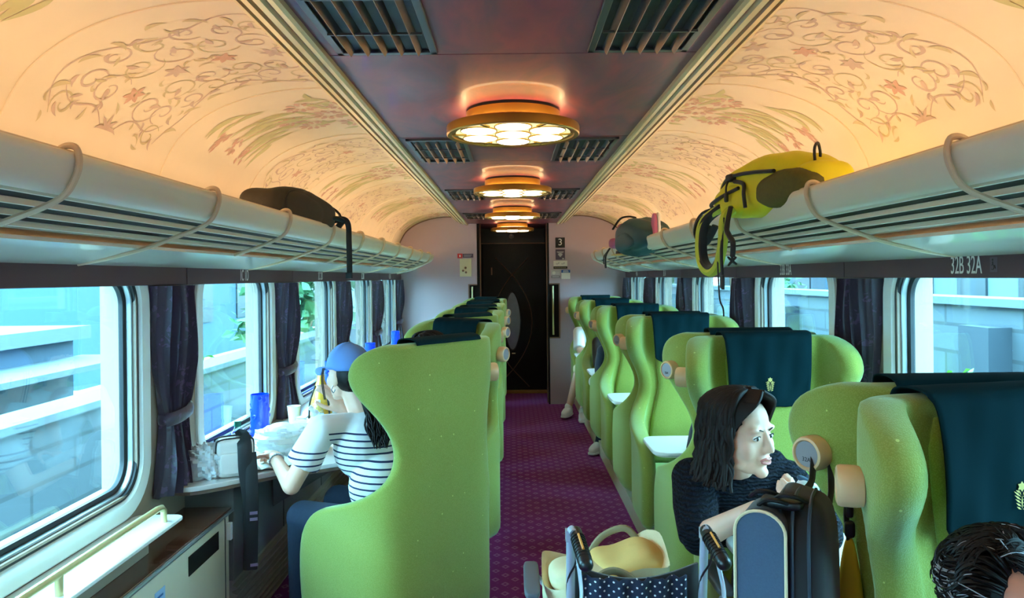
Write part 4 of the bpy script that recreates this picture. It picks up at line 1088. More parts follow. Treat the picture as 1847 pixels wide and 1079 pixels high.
# ================================================================ soft goods and small things
def sgn_pow(v, e): return (1 if v >= 0 else -1)*abs(v)**e
def rbox(mb, c, d, rot=None, e=0.4, fn=None, nu=36, nv=20, m=None):
    """rounded box (superellipsoid) with an optional shaping function in unit space"""
    c = Vector(c); rows = []
    for i in range(nv+1):
        a = -pi/2 + pi*i/nv; r = []
        for j in range(nu):
            b = 2*pi*j/nu
            p = Vector((sgn_pow(cos(a), e)*sgn_pow(cos(b), e), sgn_pow(cos(a), e)*sgn_pow(sin(b), e), sgn_pow(sin(a), e)))
            if fn: p = Vector(fn(p))
            p = Vector((p.x*d[0]/2, p.y*d[1]/2, p.z*d[2]/2))
            if rot is not None: p = rot @ p
            r.append(c+p)
        rows.append(r)
    return mb.grid(rows, closed_u=True, m=m)
def strap(mb, pts, w, th=0.004, up=None, n=5, m=None):
    return mb.tube(catmull(pts, n), w/2, 8, flat=th/w*2, up=up, m=m)
def crumple(mb, c, d, seed, amp=0.18, fn=None, nu=44, nv=26, e=0.8):
    rnd = random.Random(seed); ks = [(rnd.uniform(2, 9), rnd.uniform(2, 9), rnd.uniform(2, 9), rnd.uniform(0, 6)) for _ in range(9)]
    def f(p):
        k = 1 + amp*sum(abs(sin(a*p.x+b*p.y+g*p.z+h))-.6 for a, b, g, h in ks)/3
        q = p*k
        if q.z < -0.85: q.z = -0.85
        return fn(q) if fn else q
    return rbox(mb, c, d, e=e, fn=f, nu=nu, nv=nv)
TZ = z_(-0.806)+0.0008

# ---- cobalt vases
v = thing('cobalt_vase', 'cobalt blue glass vase on the table in front of the woman in a cap', 'vase', (-1.292, 3.76, TZ), 0, 'cobalt glass vases on the window tables')
mb = MB(); mb.lathe([(.040, 0), (.045, .003), (.0465, .05), (.0465, .222), (.0435, .222), (.0430, .02), (.0001, .015)], 36)
for i in range(7):
    for j in range(5):
        a = 2*pi*j/5 + i*.63; z = .02 + .031*i
        if (i*3+j) % 2: mb.lathe([(.012, 0), (.0115, .003), (.008, .0035), (.007, .001)], 14, (.0455*cos(a), .0455*sin(a), z), Vector((cos(a), sin(a), 0)).to_track_quat('Z', 'Y').to_matrix())
mb.obj('glass_body', 'blue_glass', v, angle=60)
for (x, y), lb in (((-1.29, 5.24), 'cobalt blue glass vase hidden beyond the blue cap'), ((-1.29, 6.68), 'cobalt blue glass vase just right of the blue cap'), ((-1.29, 8.13), 'farthest cobalt blue glass vase before the end wall')): dup(v, (x, y, TZ), .4, lb)

# ---- bottles
t = thing('drink_bottle', 'clear bottle with green cap beside the white shoulder bag', 'bottle', (-1.235, 3.30, TZ))
mb = MB(); mb.lathe([(.028, 0), (.032, .006), (.032, .075), (.030, .085), (.032, .10), (.026, .125), (.014, .145), (.013, .155)], 28); b = mb.obj('bottle_body', 'clear', t)
mb = MB(); mb.lathe([(.0001, .003), (.030, .006), (.030, .055), (.0001, .055)], 24); mb.obj('drink', mat('pale_tea', (222, 214, 130), .2), t)
mb = MB(); mb.lathe([(.0155, .150), (.0155, .172), (.014, .174), (.0001, .174)], 24); mb.obj('cap', 'green_cap', t)
t = thing('drink_bottle', 'small bottle with white cap and lilac label behind the plastic bag', 'bottle', (-1.035, 3.90, TZ))
mb = MB(); mb.lathe([(.028, 0), (.032, .006), (.032, .10), (.026, .125), (.014, .142), (.013, .150)], 28); mb.obj('bottle_body', 'clear', t)
mb = MB(); mb.lathe([(.0325, .02), (.0328, .022), (.0328, .09), (.0325, .092)], 28); mb.obj('label_band', 'label_purple', t)
mb = MB(); mb.lathe([(.0155, .146), (.0155, .166), (.0001, .168)], 24); mb.obj('cap', 'white_lam', t)
t = thing('yoghurt_pot', 'small pot with lime green band beside the lilac bottle', 'cup', (-1.13, 3.93, TZ))
mb = MB(); mb.lathe([(.022, 0), (.028, .07), (.030, .072), (.0001, .073)], 24); mb.obj('cup_body', 'white_lam', t)
mb = MB(); mb.lathe([(.0245, .015), (.0285, .055), (.0287, .055), (.0247, .014)], 24); mb.obj('label_band', 'label_green', t)
t = thing('ribbed_flask', 'ribbed amber flask standing before the face of the woman in a cap', 'bottle', (-1.055, 4.05, TZ))
t.scale = (1.25, 1.25, 1.12)
mb = MB(); pf = [(.040, 0)]
for i in range(15): z = .006+.0115*i; pf += [(.047-.0008*max(0, i-8)**1.6, z), (.0445-.0008*max(0, i-8)**1.6, z+.009)]
pf += [(.026, .20), (.017, .225), (.015, .25), (.0001, .252)]
mb.lathe(pf, 32); mb.obj('flask_body', 'juice', t, angle=30)
mb = MB(); strap(mb, [(.02, -.02, .20), (.04, -.035, .12), (.045, -.03, .03)], .006, .004); strap(mb, [(-.02, -.02, .20), (-.04, -.035, .12), (-.046, -.03, .03)], .006, .004); mb.obj('cord', 'dark', t)
t = thing('paper_cup', 'white paper cup near the window behind the amber flask', 'cup', (-1.22, 4.10, TZ))
mb = MB(); mb.lathe([(.026, 0), (.036, .10), (.038, .102), (.034, .102), (.026, .01), (.0001, .008)], 28); mb.obj('cup_body', 'white_sign', t)

# ---- plastic bags and paper
mb = MB(); crumple(mb, (0, 0, .060), (.15, .13, .145), 3, .30); o = mb.obj('plastic_bag', 'film', angle=25, loc=(-1.262, 3.01, TZ-0.0)); tag(o, 'small crumpled white plastic bag beside the dark curtain', 'bag')
mb = MB(); mb.ell((0, 0, 0), (.035, .03, .03)); c_ = mb.obj('wrapped_food', 'khaki', o, loc=(0, 0, .045))
mb = MB(); crumple(mb, (0, 0, .058), (.30, .22, .135), 11, .26); mb.tube(catmull([(.10, 0, .11), (.12, .01, .15), (.105, .0, .185), (.09, 0, .20)], 4), [.03]*3+[.02]*4+[.012]*6, 7); o = mb.obj('plastic_bag', 'film', angle=25, loc=(-1.05, 3.46, TZ)); o.rotation_euler = (0, 0, .4); tag(o, 'large crumpled translucent plastic bag under the hand of the woman in a cap', 'bag')
mb = MB(); mb.ell((0, 0, .0), (.08, .05, .03)); mb.obj('wrapped_food', 'canvas', o, loc=(.02, 0, .042))
mb = MB(); rows = []
for i in range(14): rows.append([(-.13+.26*j/16, -.09+.18*i/13, .004+.006*abs(sin(i*1.7+j*.9))+.004*sin(j*2.1)) for j in range(17)])
mb.grid(rows); o = mb.obj('paper_napkin', 'white_sign', angle=20, loc=(-1.06, 3.20, TZ)); o.rotation_euler = (0, 0, .5); q = o.modifiers.new('t', 'SOLIDIFY'); q.thickness = .001; tag(o, 'crumpled white paper lying at the table edge', 'paper')

# ---- white shoulder bag with a black strap hanging off the table
t = thing('shoulder_bag', 'white shoulder bag with wide black strap hanging off the window table', 'bag', (-1.155, 3.045, TZ), radians(28))
mb = MB(); rbox(mb, (0, 0, .078), (.145, .10, .155), e=.32); mb.obj('bag_body', 'bag_white', t)
mb = MB(); mb.tube(catmull([(-.071, -.03, .03), (-.073, -.03, .13), (-.06, -.03, .153), (0, -.03, .158), (.06, -.03, .153), (.073, -.03, .13), (.071, -.03, .03)], 5), .0035, 6); mb.tube(catmull([(-.071, .03, .03), (-.073, .03, .13), (-.06, .03, .153), (0, .03, .158), (.06, .03, .153), (.073, .03, .13), (.071, .03, .03)], 5), .0035, 6); mb.obj('zip', 'dark', t)
mb = MB(); rbox(mb, (-.005, -.052, .06), (.11, .016, .085), e=.3); mb.obj('front_pocket', 'bag_white', t)
mb = MB(); rbox(mb, (.066, -.02, .07), (.014, .022, .05), e=.4); mb.obj('pull_tab', 'canvas', t)
mb = MB(); strap(mb, [(.030, .03, .152), (.030, -.02, .163), (.032, -.064, .130), (.034, -.074, .03), (.046, -.085, -.08), (.050, -.085, -.22), (.046, -.085, -.37)], .056, .004, up=(0.2, 1, 0)); strap(mb, [(.052, -.066, .10), (.054, -.080, .03), (.056, -.091, -.08), (.052, -.091, -.22), (.046, -.091, -.37)], .050, .004, up=(.2, 1, 0)); s_ = mb.obj('strap', 'strap_black', t)
for z in (-.14, -.165, -.35):
    mb = MB(); mb.box((.060, -.096, z), (.030, .004, .012), Matrix.Rotation(-.2, 3, 'Z')); mb.obj('strap_slider', 'alu', s_, smooth=False)

# ---- black backpack on the left rack
RZ = z_(0.27)
t = thing('backpack', 'dark charcoal backpack lying on the left rack, black strap hanging down', 'backpack', (-1.065, 3.56, z_(0.222)), radians(-22))
def bp_shape(p):
    k = 1 - .42*max(0, p.y)**1.3 - .10*max(0, -p.y-.5); return (p.x*(1-.12*max(0, p.y)), p.y, p.z*k - .10*max(0, p.y) + .05*sin(p.x*4+p.y*3))
mb = MB(); rbox(mb, (0, 0, .105), (.25, .54, .21), e=.5, fn=bp_shape); mb.obj('bag_body', 'charcoal', t, angle=60)
mb = MB(); rbox(mb, (.055, -.04, .105), (.16, .36, .17), e=.55, fn=bp_shape); mb.obj('front_pocket', 'charcoal', t, angle=60)
mb = MB(); mb.tube(catmull([(.135, -.20, .08), (.115, -.16, .175), (.09, 0, .198), (.08, .13, .165), (.09, .22, .10)], 6), .005, 6); mb.obj('zip', 'strap_black', t)
mb = MB(); strap(mb, [(.0, .20, .12), (.03, .26, .15), (.06, .31, .115), (.05, .33, .08)], .022, .006); mb.obj('top_handle', 'strap_black', t)
mb = MB(); strap(mb, [(.06, .16, .07), (.10, .22, .085), (.105, .27, .075), (.07, .33, .085), (.04, .33, .05)], .045, .012, up=(0, .2, 1)); strap(mb, [(.07, .20, .07), (.115, .26, .080), (.135, .28, .055), (.139, .28, -.03), (.139, .283, -.13), (.139, .283, -.215)], .034, .004, up=(0, 1, 0)); mb.obj('shoulder_strap', 'strap_black', t)
mb = MB(); mb.box((.139, .278, -.205), (.038, .010, .03)); mb.obj('buckle', 'dark', t, bevel=.002)

# ---- yellow hiking backpack on the right rack
t = thing('hiking_backpack', 'bright yellow hiking backpack on the right rack, straps dangling over its edge', 'backpack', (0.985, 2.745, z_(0.205)), radians(10))
def yp(p):
    k = 1 - .45*max(0, p.y)**1.5 - .22*max(0, -p.y)**2; return (p.x*(1-.15*abs(p.y)), p.y, (p.z*k) + .05*sin(p.y*5+p.x*4)*.6 + .05*sin(p.x*9-p.y*7)*.4)
mb = MB(); rbox(mb, (0, 0, .118), (.25, .66, .225), e=.55, fn=yp, nu=48, nv=30); mb.obj('main_bag', 'yellow', t, angle=60)
mb = MB(); rbox(mb, (.0, -.27, .09), (.20, .20, .15), e=.6, fn=lambda p: (p.x, p.y, p.z*(1-.2*p.y))); mb.obj('lid', 'yellow', t, angle=60)
mb = MB(); rbox(mb, (-.035, .13, .085), (.20, .40, .14), e=.6, fn=yp); mb.obj('front_pocket', 'yellow', t, angle=60)
mb = MB(); rbox(mb, (-.062, -.20, .088), (.145, .34, .13), e=.55, fn=yp); mb.obj('side_mesh', 'mesh_olive', t, angle=60)
mb = MB()
for pts in ([(-.138, -.03, .04), (-.139, -.02, .09), (-.130, .0, .13), (-.125, .08, .15)], [(-.128, .04, .12), (-.138, .16, .10), (-.125, .28, .08), (-.07, .36, .07)], [(-.120, -.20, .15), (-.128, -.05, .165), (-.125, .1, .17), (-.10, .22, .15), (-.05, .33, .10)]):
    strap(mb, pts, .016, .007)
mb.obj('dark_piping', 'black_cloth', t)
mb = MB(); strap(mb, [(-.03, -.31, .12), (-.05, -.33, .20), (-.03, -.32, .225), (-.01, -.30, .18), (-.02, -.28, .12)], .010, .005); mb.obj('hanging_loop', 'black_cloth', t)
mb = MB(); strap(mb, [(.03, -.06, .228), (.0, .10, .225), (-.02, .24, .185), (-.04, .33, .12)], .024, .016); mb.obj('compression_strap', 'black_cloth', t)
mb = MB(); rbox(mb, (-.128, .10, .165), (.03, .05, .03), e=.5); rbox(mb, (-.148, .10, .09), (.014, .018, .035), e=.5); strap(mb, [(-.135, .10, .16), (-.148, .10, .13), (-.148, .10, .09)], .008, .004); mb.obj('buckle', 'dark', t)
# padded shoulder straps hanging in loops over the rack edge
def loop(mb, pts, w, th): strap(mb, pts, w, th, n=8)
DY_ = -.10
def sy(l): return [(a-.005, b+DY_, c-.03) for a, b, c in l]
mb = MB(); strap(mb, sy([(-.10, .30, .10), (-.17, .34, .04), (-.185, .35, -.05), (-.185, .33, -.13), (-.18, .27, -.165), (-.18, .20, -.14), (-.175, .17, -.06), (-.16, .18, .04), (-.11, .2, .08)]), .036, .020, up=(.9, .1, 0), n=6); mb.obj('shoulder_strap', mat('lime_webbing', (190, 200, 60), .6), t)
mb = MB(); strap(mb, sy([(-.10, .30, .10), (-.165, .335, .04), (-.178, .342, -.05), (-.178, .325, -.12), (-.175, .27, -.15), (-.175, .205, -.13), (-.17, .18, -.06), (-.155, .185, .04)]), .030, .022, up=(.9, .1, 0), n=6); mb.obj('strap_padding', 'black_cloth', t)
mb = MB(); strap(mb, sy([(-.08, .38, .10), (-.14, .42, .08), (-.16, .45, .02), (-.15, .42, -.02), (-.13, .36, .02)]), .022, .006); strap(mb, sy([(-.10, .33, .09), (-.17, .38, .05), (-.18, .40, -.01), (-.16, .36, -.05), (-.14, .30, .02)]), .03, .008); mb.obj('hip_belt', 'black_cloth', t)
mb = MB(); strap(mb, sy([(-.15, .15, .08), (-.182, .12, .0), (-.188, .09, -.03), (-.188, .06, -.06), (-.188, .065, -.11)]), .020, .006); strap(mb, sy([(-.17, .17, .04), (-.187, .155, -.08), (-.187, .15, -.17), (-.187, .145, -.23)]), .016, .005, up=(.9, .1, 0)); strap(mb, sy([(-.17, .19, .04), (-.19, .18, -.08), (-.19, .175, -.20), (-.19, .165, -.27), (-.19, .14, -.30), (-.19, .135, -.33)]), .008, .003); rbox(mb, (-.195, .045, -.23), (.01, .028, .05), e=.4); mb.obj('dangling_strap', 'black_cloth', t)
mb = MB(); 
for a in (0.6, 1.5, 2.5, -0.5, -2.4): mb.cap((-.195, -.035, -.155), (-.195+.018*cos(a), -.035, -.155+.022*sin(a)), .006, .004, 8)
mb.obj('star_clip', 'dark', t)

# ---- teal bag with pink things on the right rack, farther on
t = thing('soft_bag', 'dark teal soft bag on the far right rack with pink tops poking out', 'bag', (0.935, 5.30, z_(0.15)), radians(13))
def tp(p): return (p.x, p.y, p.z*(1-.5*max(0, -p.y)**1.2-.15*max(0, p.y)) + .07*sin(p.x*6+p.y*5))
mb = MB(); rbox(mb, (0, 0, .13), (.26, .62, .27), e=.6, fn=tp, nu=48, nv=28); mb.obj('bag_body', 'teal_nylon', t, angle=60)
mb = MB(); rbox(mb, (-.11, .02, .09), (.07, .36, .14), e=.6, fn=tp); mb.obj('side_pocket', 'teal_nylon', t, angle=60)
mb = MB(); strap(mb, [(-.12, .26, .20), (-.10, .16, .27), (-.05, .12, .285), (.02, .16, .28)], .02, .006); strap(mb, [(-.13, .30, .06), (-.165, .30, .0), (-.165, .30, -.09)], .026, .006, up=(.9, .1, 0)); strap(mb, [(-.12, .33, .06), (-.16, .35, .0), (-.16, .355, -.06)], .008, .004); mb.obj('carry_strap', 'black_cloth', t)
mb = MB(); rbox(mb, (.0, .34, .20), (.10, .09, .10), e=.7); rbox(mb, (-.06, .37, .10), (.09, .10, .08), e=.7); mb.obj('pink_bundle', 'pink', t)
t2 = thing('spare_shoe', 'pink and white shoe standing upright behind the dark teal bag', 'shoe', (0.985, 5.02, z_(0.235)))
mb = MB(); rbox(mb, (-.012, .0, .09), (.035, .10, .20), e=.6, fn=lambda p: (p.x, p.y*(1-.25*max(0, p.z)), p.z)); mb.obj('upper', 'pink', t2)
mb = MB(); rbox(mb, (.012, 0, .09), (.022, .11, .21), e=.5, fn=lambda p: (p.x, p.y*(1-.25*max(0, p.z)), p.z)); mb.obj('sole', 'sole', t2)
t = thing('felt_hat', 'yellow brimmed hat squashed between dark teal bag and the wall', 'hat', (0.88, 5.78, z_(0.16)))
mb = MB(); mb.lathe([(.10, 0), (.10, .008), (.065, .012), (.055, .07), (.03, .085), (.0001, .088)], 28); mb.obj('crown', 'canvas_yellow', t)
mb = MB(); mb.lathe([(.0655, .014), (.0665, .015), (.063, .035), (.061, .036)], 28); mb.obj('hat_band', 'black_cloth', t)

# ---- big black bag hanging from the knob of the nearest right seat
t = thing('hanging_bag', 'big black bag with slate blue end panel hanging beside the right seat', 'bag', (0.522, 1.50, 0.64), radians(-30))
def slab(p): return (p.x*(1-.10*max(0, p.z)), p.y*(1-.25*max(0, p.z)**3), p.z)
mb = MB(); rbox(mb, (.06, .03, .225), (.115, .24, .46), e=.42, fn=lambda p: (p.x, p.y*(1-.35*max(0, p.z)**3), p.z - .06*p.x*(p.z > 0)), nu=48, nv=32); mb.obj('bag_body', 'black_cloth', t)
mb = MB(); pl = [(-.048, 0.0), (.046, 0.0), (.046, .40)] + [(-.001+.047*cos(a), .40+.042*sin(a)) for a in [pi*i/14 for i in range(1, 14)]] + [(-.048, .40)]
mb.prism([(x, z) for x, z in pl], -.105, -.085, 'y'); mb.obj('end_panel', 'slate', t, bevel=.006)
mb = MB(); mb.prism([(x*.96, z) for x, z in pl], -.088, .0, 'y'); mb.obj('gusset', 'black_cloth', t, bevel=.004)
mb = MB(); mb.tube([(x*1.0, -.106, z) for x, z in pl[2:]] + [(-.048, -.106, 0)], .0032, 6); mb.tube([(.046, -.106, .40), (.046, -.106, 0)], .0032, 6); mb.obj('piping', 'canvas', t)
mb = MB()
for dx in (.030, .055, .085): mb.tube(catmull([(dx, -.088+.0*dx, .0), (dx, -.090, .25), (dx-.002, -.080, .40), (dx-.004, -.03, .452), (dx-.006, .05, .455)], 6), .0035, 6)
mb.obj('zip', mat('zip_grey', (52, 66, 80), .4), t)
mb = MB()
for i, (a, b, c) in enumerate(((.02, -.07, .443), (.045, -.06, .452), (.0, -.05, .452))): mb.tube(catmull([(a-.03, b, c), (a-.01, b-.02, c+.018), (a+.015, b-.01, c+.015), (a+.03, b+.02, c)], 6), .0045, 7)
rbox(mb, (.03, -.045, .447), (.08, .05, .02), e=.5); mb.obj('top_handle', 'rubber', t)
mb = MB(); strap(mb, [(.05, .05, .44), (.060, .12, .45), (.060, .165, .50), (.062, .175, .53)], .024, .004, up=(.9, -.5, 0)); strap(mb, [(.095, .10, .40), (.095, .155, .43), (.090, .190, .49), (.085, .200, .53)], .024, .004, up=(.9, -.5, 0)); mb.obj('strap', 'black_cloth', t)
t = thing('yellow_pouch', 'yellow cloth pouch with black clip hanging behind the big black bag', 'pouch', (0.715, 1.575, 0.62), radians(-20))
mb = MB(); rbox(mb, (0, 0, .19), (.060, .05, .32), e=.6, fn=lambda p: (p.x*(1-.55*max(0, p.z)), p.y*(1-.3*max(0, p.z)), p.z)); mb.obj('cloth', 'yellow_cloth', t)
mb = MB(); strap(mb, [(0, 0, .34), (-.006, 0, .40), (0, 0, .45), (-.005, 0, .50)], .018, .005, up=(.9, -.5, 0)); rbox(mb, (0, -.005, .37), (.022, .02, .035), e=.5); rbox(mb, (0, -.005, .41), (.016, .02, .03), e=.5); mb.obj('clip', 'rubber', t)

# ---- wheelchair in the aisle
t = thing('wheelchair', 'folding wheelchair with black grips and dotted navy back cloth in the aisle', 'wheelchair', (0.345, 2.07, 0))
HW = .188
for s in (-1, 1):
    mb = MB(); mb.tube(catmull([(s*HW, .10, .30), (s*HW, .04, .55), (s*HW, .012, .74), (s*HW, 0.0, .80), (s*(HW-.002), -.02, .829), (s*(HW-.006), -.045, .827)], 5), .0125, 12); mb.obj('push_post', 'steel', t)
    mb = MB(); a, b = Vector((s*(HW-.008)+.004, -.030, .826)), Vector((s*(HW-.008)+.020, -.145, .782))
    mb.cap(a, b, .0170, .0200, 14); 
    for i in range(8): p = a.lerp(b, .2+.09*i); mb.tube([p, p+(b-a).normalized()*.004], .0206, 14)
    g = mb.obj('grip', 'rubber', t)
    mb = MB(); mb.tube([a.lerp(b, .25)+Vector((0, -.006, .0185)), a.lerp(b, .75)+Vector((0, -.006, .0205))], .0035, 6); mb.obj('grip_print', 'orange_label', g)
    mb = MB(); mb.tube(catmull([(s*HW+.004, -.028, .815), (s*HW+.010, -.05, .79), (s*HW+.014, -.085, .755), (s*HW+.018, -.12, .70), (s*HW+.014, -.13, .665)], 5), .005, 8, flat=1.6); mb.box((s*HW, -.012, .812), (.030, .03, .03)); mb.obj('brake_lever', 'steel', t)
    mb = MB(); mb.tube(catmull([(s*HW+.005, -.03, .81), (s*HW+.012, -.02, .74), (s*HW-.01, .02, .66), (s*HW, .06, .5)], 5), .003, 6); mb.obj('brake_cable', 'rubber', t)
    # lower frame, wheel, caster
    mb = MB(); mb.tube([(s*(HW+.01), .10, .32), (s*(HW+.01), .60, .32), (s*(HW+.01), .68, .10)], .011, 8); mb.tube([(s*(HW+.01), .10, .48), (s*(HW+.01), .50, .48), (s*(HW+.01), .55, .32)], .011, 8); mb.tube([(s*(HW+.01), .10, .30), (s*(HW+.01), .16, .20), (s*(HW+.01), .50, .16), (s*(HW+.01), .54, .32)], .010, 8); mb.obj('side_frame', 'steel', t)
    mb = MB(); R_ = Matrix.Rotation(pi/2, 3, 'Y'); c = (s*(HW+.055), .20, .205)
    mb.lathe([(.185, -.014), (.203, -.010), (.203, .010), (.185, .014), (.180, 0)], 40, c, R_); w_ = mb.obj('wheel', 'rubber', t)
    mb = MB(); mb.lathe([(.0001, -.02), (.022, -.02), (.022, .02), (.0001, .02)], 16, c, R_)
    for i in range(14): an = 2*pi*i/14; mb.tube([c, (c[0], c[1]+.184*cos(an), c[2]+.184*sin(an))], .0016, 5)
    mb.obj('spokes', 'alu', w_)
    mb = MB(); mb.lathe([(.045, -.012), (.058, -.010), (.058, .010), (.045, .012), (.0001, .01)], 24, (s*(HW+.01), .62, .06), R_); mb.obj('caster', 'rubber', t)
    mb = MB(); rbox(mb, (s*(HW+.105), .27, .575), (.050, .26, .025), e=.4); mb.obj('armrest', mat('grey_armrest', (88, 92, 100), .5) if s < 0 else bpy.data.materials['grey_armrest'], t)
    for ya in (.16, .36):
        mb = MB(); mb.tube([(s*(HW+.10), ya, .565), (s*(HW+.01), ya, .46)], .009, 8); mb.obj('armrest_post', 'steel', t)
dots = mat('navy_dotted', (22, 36, 66), .8)
def dot_mat():
    m = dots; tc = N(m, 'ShaderNodeTexCoord'); sp = N(m, 'ShaderNodeSeparateXYZ'); link(m, tc.outputs['Object'], sp.inputs[0])
    res = []
    for off in (0, .5):
        fx = math_node(m, 'SUBTRACT', math_node(m, 'FRACT', math_node(m, 'ADD', math_node(m, 'DIVIDE', sp.outputs[0], .026), off)), .5)
        fz = math_node(m, 'SUBTRACT', math_node(m, 'FRACT', math_node(m, 'ADD', math_node(m, 'DIVIDE', sp.outputs[2], .026), off)), .5)
        res.append(math_node(m, 'LESS_THAN', math_node(m, 'ADD', math_node(m, 'MULTIPLY', fx, fx), math_node(m, 'MULTIPLY', fz, fz)), .012))
    link(m, mixc(m, math_node(m, 'MAXIMUM', *res), s2l((20, 34, 62)), s2l((225, 228, 230))), bsdf(m).inputs['Base Color'])
dot_mat()
mb = MB(); rows = []
for i in range(9): rows.append([(-HW+.035+(2*HW-.075)*j/24, .035+.010*sin(j*1.3)*(i/8)-.03*sin(pi*j/24)+.012, .48+(.672-.48)*i/8+.004*sin(j*2.2)*(i == 8)) for j in range(25)])
mb.grid(rows); o = mb.obj('back_pouch', dots, t, angle=60); q = o.modifiers.new('t', 'SOLIDIFY'); q.thickness = .006
mb = MB(); rows = []
for i in range(7): rows.append([(-HW+.004+(2*HW-.008)*j/16, .075-.012*sin(pi*j/16), .36+(.70-.36)*i/6-.04*sin(pi*j/16)*(i/6)) for j in range(17)])
mb.grid(rows); o = mb.obj('backrest', 'black_cloth', t, angle=60); q = o.modifiers.new('t', 'SOLIDIFY'); q.thickness = .012
mb = MB(); rbox(mb, (0, .30, .385), (2*HW, .40, .03), e=.35); mb.obj('seat', 'black_cloth', t)
for xa in (-.09, .09):
    mb = MB(); mb.box((xa, .72, .10), (.14, .10, .012)); mb.obj('footrest', 'rubber', t, bevel=.003)
# canvas tote sitting on the wheelchair
t = thing('canvas_tote', 'cream canvas tote with khaki handles sitting on the wheelchair', 'bag', (0.285, 2.37, 0.401), radians(4))
mb = MB(); rows = []
for i in range(13):
    z = .205*i/12; k = 1+.12*i/12; r = []
    for j in range(44):
        a = 2*pi*j/44; x = sgn_pow(cos(a), .6)*.180*k; y = sgn_pow(sin(a), .6)*.135*k
        zz = z + (i/12)**3*(.05*x/.17*(1 if x > 0 else .2) + .02*sin(a*3))
        r.append((x + .005*sin(a*7+z*30), y + .005*sin(a*5-z*20), zz))
    rows.append(r)
for i in range(5):
    k = 1 - .06*(i+1); rows.append([(p[0]*k, p[1]*k, p[2]-.012*(i+1)) for p in rows[12]])
mb.grid(rows, closed_u=True); mb.f.append(tuple(reversed(range(44)))); mb.mi.append(0); mb.obj('bag_body', 'canvas', t, angle=60)
mb = MB(); rbox(mb, (.08, .01, .20), (.25, .21, .12), e=.7, fn=lambda p: (p.x, p.y, p.z*(1-.3*p.x*-1) + .12*sin(p.x*5))); mb.obj('golden_lining', 'canvas_yellow', t)
mb = MB(); rbox(mb, (-.08, -.02, .185), (.20, .18, .09), e=.7); mb.obj('cream_lining', 'canvas', t)
mb = MB(); strap(mb, [(-.06, -.15, .17), (-.05, -.155, .225), (.0, -.150, .245), (.06, -.15, .215), (.10, -.15, .15)], .024, .010, up=(0, 1, 0)); mb.obj('handle', 'khaki', t)
mb = MB(); strap(mb, [(-.03, .13, .18), (.02, .14, .245), (.10, .13, .275), (.15, .12, .22)], .024, .010, up=(0, 1, 0)); mb.obj('handle', 'khaki', t)
mb = MB(); rbox(mb, (-.13, -.10, .235), (.012, .03, .03), e=.5); mb.obj('zip_pull', 'canvas_yellow', t)

# ================================================================ people
def frame(f, up=(0, 0, 1)):
    f = Vector(f).normalized(); u = Vector(up); r = f.cross(u).normalized(); u = r.cross(f).normalized()
    return Matrix((r, f, u)).transposed()              # columns: right, forward, up
def head_shape(mb, c, R, s=1.0, ear=True, round_face=1.0):
    c = Vector(c)
    def E(p, r, rot=None): mb.ell(c + R @ (Vector(p)*s), [x*s for x in r], (R @ rot) if rot is not None else R, 24, 14)
    def C(a, b, ra, rb): mb.cap(c + R @ (Vector(a)*s), c + R @ (Vector(b)*s), ra*s, rb*s, 12)
    w = round_face
    E((0, -.014, .036), (.076, .094, .083)); E((0, .022, -.018), (.066*w, .064, .084)); E((0, .036, -.072), (.046*w, .044, .036))
    for k in (-1, 1):
        E((k*.037*w, .052, -.028), (.027, .026, .032)); E((k*.040*w, .020, -.068), (.024, .034, .026))
        E((k*.031, .070, .028), (.024, .014, .010)); C((k*.012, .089, -.030), (k*.009, .086, -.028), .0085, .0075)
        if ear: E((k*.077, -.010, -.016), (.008, .018, .030), Matrix.Rotation(k*-.25, 3, 'Z')); E((k*.080, -.006, -.034), (.007, .010, .011))
    C((0, .078, .022), (0, .098, -.022), .0085, .0125); E((0, .100, -.027), (.0125, .010, .010))
    E((0, .078, -.056), (.026, .013, .017)); E((0, .072, -.096), (.022, .018, .017))
def face_parts(o, c, R, s=1.0, gaze=(0, 0), inv=None):
    c = Vector(c); inv = inv or Matrix()
    def L(p): return c + R @ (Vector(p)*s)
    for k in (-1, 1):
        mb = MB(); mb.ell(L((k*.031, .0735, .004)), (.0135*s, .0085*s, .0070*s), R); e = mb.obj('eye', 'eye_white', o)
        mb = MB(); mb.ell(L((k*.031+gaze[0]*.004, .0795, .004+gaze[1]*.002)), (.0056*s, .0030*s, .0056*s), R); mb.obj('iris', 'iris', e)
        mb = MB(); mb.tube([L((k*.031-.0145, .0755, .0045)), L((k*.031-.008, .0815, .0105)), L((k*.031, .0835, .0125)), L((k*.031+.008, .0815, .0105)), L((k*.031+.0145, .0755, .0045))], .0014*s, 6); mb.obj('eyelash', 'hair', e)
        mb = MB(); mb.tube([L((k*.014, .0835, .024)), L((k*.028, .0845, .030)), L((k*.044, .0735, .026))], [.0022*s, .0024*s, .001*s], 6, flat=.6); mb.obj('eyebrow', 'hair_dark_brown', o)
    mb = MB(); mb.tube(catmull([L((-.024, .0835, -.0585)), L((-.010, .0925, -.0525)), L((0, .0930, -.0545)), L((.010, .0925, -.0525)), L((.024, .0835, -.0585))], 4), [.0015*s]+[.0034*s]*15+[.0015*s], 8)
    mb.tube(catmull([L((-.020, .0835, -.061)), L((-.008, .0915, -.0655)), L((.008, .0915, -.0655)), L((.020, .0835, -.061))], 4), [.0015*s]+[.0042*s]*11+[.0015*s], 8); mb.obj('mouth', 'lips', o)
